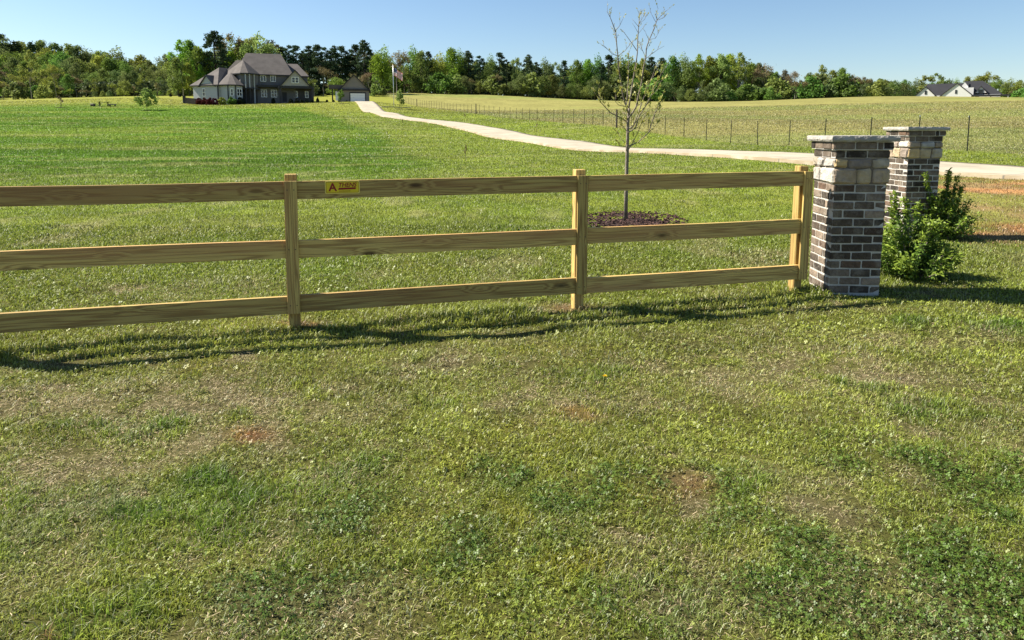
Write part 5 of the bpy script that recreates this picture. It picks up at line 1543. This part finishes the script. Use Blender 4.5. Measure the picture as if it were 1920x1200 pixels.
for (u_, vb, vt, ws, lb) in ((613, 193.5, 186, .8, "blackish shrub midway between big house and garage"), (626, 193, 186.5, .9, "blackish shrub under the garage side porch post"), (636, 193, 186, .7, "blackish shrub beside the garage side door"), (650, 193, 187.5, .9, "low blackish shrub left of the roller door")):
    p_ = at(u_, vb, 156.5); z_ = tz1(p_.x, p_.y)
    plant('garden_shrub', 'ball', 'dark', p_.x, p_.y, at(u_, vt, 156.5).z - z_, lb, 'shrub', "shrubs between house and garage", ws)
put('garden_shrub', 'round3', 'green', 633, 190, 143, 178, "rounded green tree peeking over the garage side porch", 'tree', 1.2)
for u_, ws in ((320, .8), (338, .9)):
    put('garden_shrub', 'ball', 'dark', u_, 181.5, 174.5, 168, "small blackish bush near the %s" % ("round lawn tree" if u_ < 330 else "left end of the low garden wall"), 'shrub', ws)
# low garden wall left of the house
wa, wb = hw(346, 197, -6), hw(372, 197.5, -7)
wl = empty("garden_wall", wa); tag(wl, "low dark brown garden wall with end post left of the red hedge", "wall")
mb = MB(); mb.beam((0, 0, .55), (wb[0] - wa[0], wb[1] - wa[1], wb[2] - wa[2] + .55), .3, 1.3); mb.build("wall", M['brownwall'], wl)
mb = MB(); mb.box((0, 0, .6), (.45, .45, 1.9)); mb.build("end_post", M['trimdark'], wl)
# picnic table with two benches
pt = at(195, 200, 128); pz = tz1(pt.x, pt.y)
tb_ = empty("picnic_table", (pt.x, pt.y, pz), .2); tag(tb_, "dark picnic table on the far left lawn", "table")
mb = MB(); mb.box((0, 0, .74), (1.9, .8, .06)); mb.build("tabletop", M['picnic'], tb_)
for sx in (-.7, .7):
    mb = MB(); mb.beam((sx, -.35, 0), (sx, .2, .72), .09, .09); mb.beam((sx, .35, 0), (sx, -.2, .72), .09, .09); mb.box((sx, 0, .40), (.08, 1.4, .09)); mb.build("trestle", M['picnic'], tb_)
for sx, lb in ((-1.9, "low pale rock bench left of the picnic table"), (1.7, "low pale rock bench right of the picnic table")):
    r_ = empty("stone_bench", (pt.x + sx, pt.y - .2, tz1(pt.x + sx, pt.y - .2)), .3 * sx); tag(r_, lb, "bench")
    mb = MB(); mb.box((0, 0, .36), (1.25, .5, .16), bev=.04); mb.build("seat", M['rockgrey'], r_)
    for k in (-.4, .4):
        mb = MB(); mb.box((k, 0, .14), (.25, .4, .32), bev=.03); mb.build("leg", M['picnic'], r_)
# flagpole and flag
fp = at(738.5, 200, 136); fz = tz1(fp.x, fp.y)
ph = at(738.5, 121.5, 136).z - fz
pole = empty("flagpole", (fp.x, fp.y, fz)); tag(pole, "tall thin silver flagpole beside the drive near the garage", "flagpole")
mb = MB(); mb.tube([(0, 0, -.3), (0, 0, ph * .5), (0, 0, ph)], [.085, .07, .045], 8); mb.build("pole", M['pole'], pole, smooth=True)
mb = MB(); mb.tube([(0, 0, ph - .02), (0, 0, ph + .06), (0, 0, ph + .13), (0, 0, ph + .16)], [.02, .09, .07, .01], 8); mb.build("finial", M['yellowpale'], pole, smooth=True)
FW_, FH_ = 2.5, 1.55
nu, nv = 39, 26
vs = []; mi = []
ztop = at(738.5, 127, 136).z - fz
for j in range(nv + 1):
    for i in range(nu + 1):
        s_ = i / nu; t_ = j / nv
        droop = 1.15 * s_ ** 1.35
        x = FW_ * (s_ * .72 + .05 * math.sin(s_ * 7)); y = .16 * math.sin(s_ * 9 + t_ * 2) * s_ ** .5 + .10 * math.sin(s_ * 17)
        vs.append((x, y, ztop - droop - t_ * FH_ * (1 - .08 * s_)))
fs = []
for j in range(nv):
    for i in range(nu):
        a_ = j * (nu + 1) + i
        fs.append((a_, a_ + nu + 1, a_ + nu + 2, a_ + 1))
        st = j // 2
        can = i < nu * .4 and j < 14
        star = can and i % 3 == 1 and j % 3 == 1
        mi.append(1 if star else 2 if can else (0 if st % 2 == 0 else 1))
me = bpy.data.meshes.new("flag"); me.from_pydata(vs, [], fs)
for k_ in ('flagred', 'flagwhite', 'flagblue'): me.materials.append(M[k_])
me.polygons.foreach_set("material_index", mi); me.polygons.foreach_set("use_smooth", [True] * len(fs)); me.update()
fl = link(bpy.data.objects.new("flag", me)); fl.location = (fp.x + .08, fp.y, fz); fl.rotation_euler = (0, 0, -.25)
tag(fl, "drooping red and white striped flag with blue starred corner on the flagpole", "flag")

# ------------------------------------------------------------------ grass and clover
def keep_off(x, y):
    k = road_dist(x, y) > (ROADW / 2 - .12 + .35 * fbm(x, y, 1.8, 3, 15) + .35 * sstep(31, 22, y))
    for P_, hh in ((PL1, .27), (PL2, .27)):
        c0, s0 = math.cos(PA), math.sin(PA)
        dx, dy = x - P_.x, y - P_.y
        k &= ~((np.abs(dx * c0 + dy * s0) < hh) & (np.abs(-dx * s0 + dy * c0) < hh))
    mx, my, rx, ry = MULCH
    c0, s0 = math.cos(-.25), math.sin(-.25)
    dx, dy = x - mx, y - my
    k &= ((dx * c0 + dy * s0) / rx) ** 2 + ((-dx * s0 + dy * c0) / ry) ** 2 > .95 + .15 * RNG.standard_normal(len(x)) * .3
    return k

def scatter(y0, y1, dens, marg=1.6):
    """random ground points in the seen wedge; dens(y) per square metre"""
    n_b = 24; X = []; Y = []
    ye = np.geomspace(y0, y1, n_b + 1)
    for a_, b_ in zip(ye[:-1], ye[1:]):
        yc = (a_ + b_) / 2; hwid_ = .80 * b_ + marg
        n = int(2 * hwid_ * (b_ - a_) * dens(yc))
        X.append(RNG.uniform(-hwid_, hwid_, n)); Y.append(RNG.uniform(a_, b_, n))
    return np.concatenate(X), np.concatenate(Y)

DEN = 12500
def kd(y): return np.maximum(.68, y / 4.2)
def dens(y): return DEN / max(.68, y / 4.2) ** 2
def blades(x, y, z, kind):
    n = len(x)
    k = kd(y)
    col = lawn_col(x, y, z)
    # individual colour
    col = col * RNG.uniform(.5, 1.55, (n, 1))
    r = RNG.random(n)
    dry = r < (.07 + .20 * sstep(.45, .7, fbm(x, y, 2.2, 3, 33)) * sstep(9, 5, y) + .6 * z['straw'])
    dry &= ~(z['seeded'] > .5) | (r < .02)
    dc = STRAWC * RNG.uniform(.5, 1.6, (n, 1))
    past_dry = (z['pasture'] > .5) & (r < .3)
    col = np.where((dry | past_dry)[:, None], dc * .5 + col * .5 * past_dry[:, None] + dc * .5 * (~past_dry)[:, None], col)
    pale = (RNG.random(n) < .09) & (z['seeded'] < .5)
    col = np.where(pale[:, None], c_(.33, .36, .20) * RNG.uniform(.7, 1.2, (n, 1)), col)  # random blades coloured pale to stand for bright highlights in the turf
    clay = RNG.random(n) < np.maximum(z['clay'], z['bank'] * .7)
    col = np.where(clay[:, None], (c_(.30, .20, .105) * (1 - z['red'] * .5)[:, None] + CLAYC * .5 * z['red'][:, None]) * RNG.uniform(.6, 1.3, (n, 1)), col)
    hgt = RNG.uniform(.014, .038, n) * (1 + 1.1 * z['lush'] + .6 * sstep(.5, .75, fbm(x, y, 1.7, 3, 41))) * (1 - .3 * z['straw']) * (1 - .3 * z['clover'])
    hgt *= np.where(dry, .5, 1)
    # unmown strip under the rails and round the posts
    fx_ = (x - P1.x) * FN.x + (y - P1.y) * FN.y
    along = (x - P1.x) * FDIR.x + (y - P1.y) * FDIR.y
    strip = np.exp(-((fx_ - .14) / .26) ** 2) * sstep(5.2, 4.9, along)
    hgt *= 1 + .9 * strip * fbm(x, y, 3, 2, 47) * 1.6
    hgt *= k ** .35
    wid = RNG.uniform(.0032, .0056, n) * k * np.where(dry, .7, 1)
    a = RNG.uniform(0, 6.283, n)
    lean = np.abs(RNG.normal(.55, .35, n)) + dry * .9 + .35 * z['straw']
    dx, dy = np.cos(a), np.sin(a)
    gzv = tzg(x, y) - .006
    base = np.stack([x, y, gzv], 1)
    sd = np.stack([-dy, dx, np.zeros(n)], 1) * (wid / 2)[:, None]
    up1 = np.stack([dx * lean * hgt * .35, dy * lean * hgt * .35, hgt * .62], 1)
    tip = np.stack([dx * lean * hgt * 1.1, dy * lean * hgt * 1.1, hgt * np.maximum(.25, 1 - lean * .28)], 1)
    if kind == 'fine':
        V = np.stack([base - sd, base + sd, base + up1 + sd * .85, base + up1 - sd * .85, base + tip], 1).reshape(-1, 3)
        b0 = np.arange(n)[:, None] * 5
        return V, [b0 + np.array([[0, 1, 2, 3]]), b0 + np.array([[3, 2, 4]])], np.repeat(col, 5, 0)
    V = np.stack([base - sd, base + sd, base + tip], 1).reshape(-1, 3)
    b0 = np.arange(n)[:, None] * 3
    return V, [b0 + np.array([[0, 1, 2]])], np.repeat(col, 3, 0)

def thin(x, y, z):
    p = (1 - .0 * z['straw']) * (1 - .75 * z['clay']) * (1 - .25 * z['clover']) * (1 - .6 * z['bank'])
    p *= .72 + .5 * fbm(x, y, 3.1, 3, 55)
    p *= 1 - .75 * sstep(.46, .34, fbm(x, y, 13, 2, 57)) * sstep(9, 6, y)
    return RNG.random(len(x)) < p

for (y0, y1, kind) in ((1.7, 11.5, 'fine'), (11.5, 150, 'far')):
    x, y = scatter(y0, y1, dens)
    m_ = keep_off(x, y); x, y = x[m_], y[m_]
    if y0 > 5:
        # behind the pasture crest nothing is seen
        m_ = y < 150; x, y = x[m_], y[m_]
    z = zones(x, y)
    m_ = thin(x, y, z); x, y = x[m_], y[m_]; z = {k_: v_[m_] for k_, v_ in z.items()}
    V, Fs, cc = blades(x, y, z, kind)
    o = link(bpy.data.objects.new("grass", mesh_np("grass", V, Fs, M['grass'], cc)))
    tag(o, kind="stuff")

# clover and small broad leaves
x, y = scatter(1.7, 9.0, lambda yy: 10500 / max(1, yy / 2.6) ** 2)
m_ = keep_off(x, y); x, y = x[m_], y[m_]
z = zones(x, y)
pc = np.clip(z['clover'] * 1.15 + .42 * sstep(.38, .62, fbm(x, y, 2.6, 3, 64)) + .10 * z['moss'], 0, 1) * (1 - .8 * z['straw'])
m_ = RNG.random(len(x)) < pc
x, y = x[m_], y[m_]; z = {k_: v_[m_] for k_, v_ in z.items()}
n = len(x); k = np.maximum(1, y / 2.6)
h = RNG.uniform(.012, .042, n) * (.7 + .5 * z['clover'])
cw_ = np.clip(z['clover'] * 1.6, 0, 1)[:, None]
cc0 = (CLOV * cw_ + lawn_col(x, y, z) * (1 - cw_)) * RNG.uniform(.5, 1.35, (n, 1))
light = RNG.random(n) < .035
cc0[light] = c_(.15, .21, .06) * RNG.uniform(.8, 1.2, (light.sum(), 1))
gzv = tzg(x, y)
VV = []; a0 = RNG.uniform(0, 6.283, n)
tx, ty = RNG.normal(0, .55, n), RNG.normal(0, .55, n)
Lf0 = RNG.uniform(.0045, .0105, n) * k * (.75 + .15 * z['clover'])
for q_ in range(3):
    a = a0 + q_ * 2.094 + RNG.normal(0, .15, n)
    Lf = Lf0 * RNG.uniform(.55, 1.25, n)
    dx, dy = np.cos(a), np.sin(a)
    def pt_(r, s):
        px = dx * r - dy * s; py = dy * r + dx * s
        return np.stack([x + px * Lf, y + py * Lf, gzv + h + (px * tx + py * ty) * Lf + .12 * r * Lf * 0], 1)
    VV.append(np.stack([pt_(.05, 0), pt_(.62, -.46), pt_(1.08, 0), pt_(.62, .46)], 1))
V = np.concatenate(VV, 0).reshape(-1, 3)
Fq = np.arange(len(V)).reshape(-1, 4)
o = link(bpy.data.objects.new("clover", mesh_np("clover", V, Fq, M['leaf'], np.repeat(np.concatenate([cc0] * 3), 4, 0))))
tag(o, kind="stuff")

# dry clippings lying on the turf
x, y = scatter(1.7, 8.5, lambda yy: 700 / max(1, yy / 4) ** 2)
m_ = keep_off(x, y); x, y = x[m_], y[m_]
z = zones(x, y)
m_ = RNG.random(len(x)) < .03 + .85 * z['straw']; x, y = x[m_], y[m_]
n = len(x); k = np.maximum(1, y / 4)
a = RNG.uniform(0, 6.283, n); L = RNG.uniform(.010, .028, n); wd = RNG.uniform(.0007, .0014, n) * k
gzv = tzg(x, y) + RNG.uniform(.006, .03, n)
d = np.stack([np.cos(a), np.sin(a), RNG.normal(0, .15, n)], 1) * (L / 2)[:, None]; s = np.stack([-np.sin(a), np.cos(a), np.zeros(n)], 1) * (wd)[:, None]
c0 = np.stack([x, y, gzv], 1)
V = np.stack([c0 - d - s, c0 + d - s, c0 + d + s, c0 - d + s], 1).reshape(-1, 3)
o = link(bpy.data.objects.new("dry_clippings", mesh_np("dry_clippings", V, np.arange(len(V)).reshape(-1, 4), M['grass'], np.repeat(STRAWC * RNG.uniform(.7, 1.5, (n, 1)), 4, 0))))
tag(o, kind="stuff")

# white clover heads in the seeded lawn and a few near ones
x, y = scatter(16, 60, lambda yy: 1.2 if yy > 25 else 2.5)
z = zones(x, y)
xb = np.interp(y, LBY, LBX)
m_ = (RNG.random(len(x)) < np.exp(-((x - xb + 2) / 3.0) ** 2) * .35 + .06 * z['seeded'] * (fbm(x, y, .3, 2, 3) > .55)) & (road_dist(x, y) > 2.2)
x, y = x[m_], y[m_]
n = len(x); gzv = tzg(x, y) + .07; r = RNG.uniform(.018, .034, n) * np.maximum(1, y / 28)
dirs = np.array([(1, 0, 0), (0, 1, 0), (-1, 0, 0), (0, -1, 0), (0, 0, 1), (0, 0, -1)])
V = (np.stack([x, y, gzv], 1)[:, None] + dirs[None] * r[:, None, None]).reshape(-1, 3)
f8 = np.array([(0, 1, 4), (1, 2, 4), (2, 3, 4), (3, 0, 4), (1, 0, 5), (2, 1, 5), (3, 2, 5), (0, 3, 5)])
Fq = (np.arange(n)[:, None, None] * 6 + f8[None]).reshape(-1, 3)
o = link(bpy.data.objects.new("white_clover_heads", mesh_np("white_clover_heads", V, Fq, plain("clover_white", (.42, .43, .28), .9, .1, 5))))
tag(o, kind="stuff")

# one dandelion flower in the near turf
dx_, dy_ = gnd(1132, 723)
dn = empty("dandelion", (dx_, dy_, tz1(dx_, dy_)))
tag(dn, "single small yellow dandelion flower in the turf in front of the fence", "flower")
mb = MB(); mb.tube([(0, 0, -.01), (.004, 0, .03), (.006, 0, .055)], .0025, 5); mb.build("stem", LEAF['green'], dn)
mb = MB(); rgd = random.Random(3)
for k_ in range(34):
    a_ = k_ * 2.4; r_ = .004 + .014 * (k_ / 34)
    p0_ = Vector((.006, 0, .055)); p1_ = p0_ + Vector((math.cos(a_) * r_, math.sin(a_) * r_, .012 - .006 * k_ / 34))
    s_ = Vector((-math.sin(a_), math.cos(a_), 0)) * .0022
    mb.add([p0_, p1_ - s_, p1_ + Vector((0, 0, .001)), p1_ + s_], [(0, 1, 2, 3)])
mb.build("petals", plain("dandelion_yellow", (.75, .55, .02), .8, .1, 20), dn)
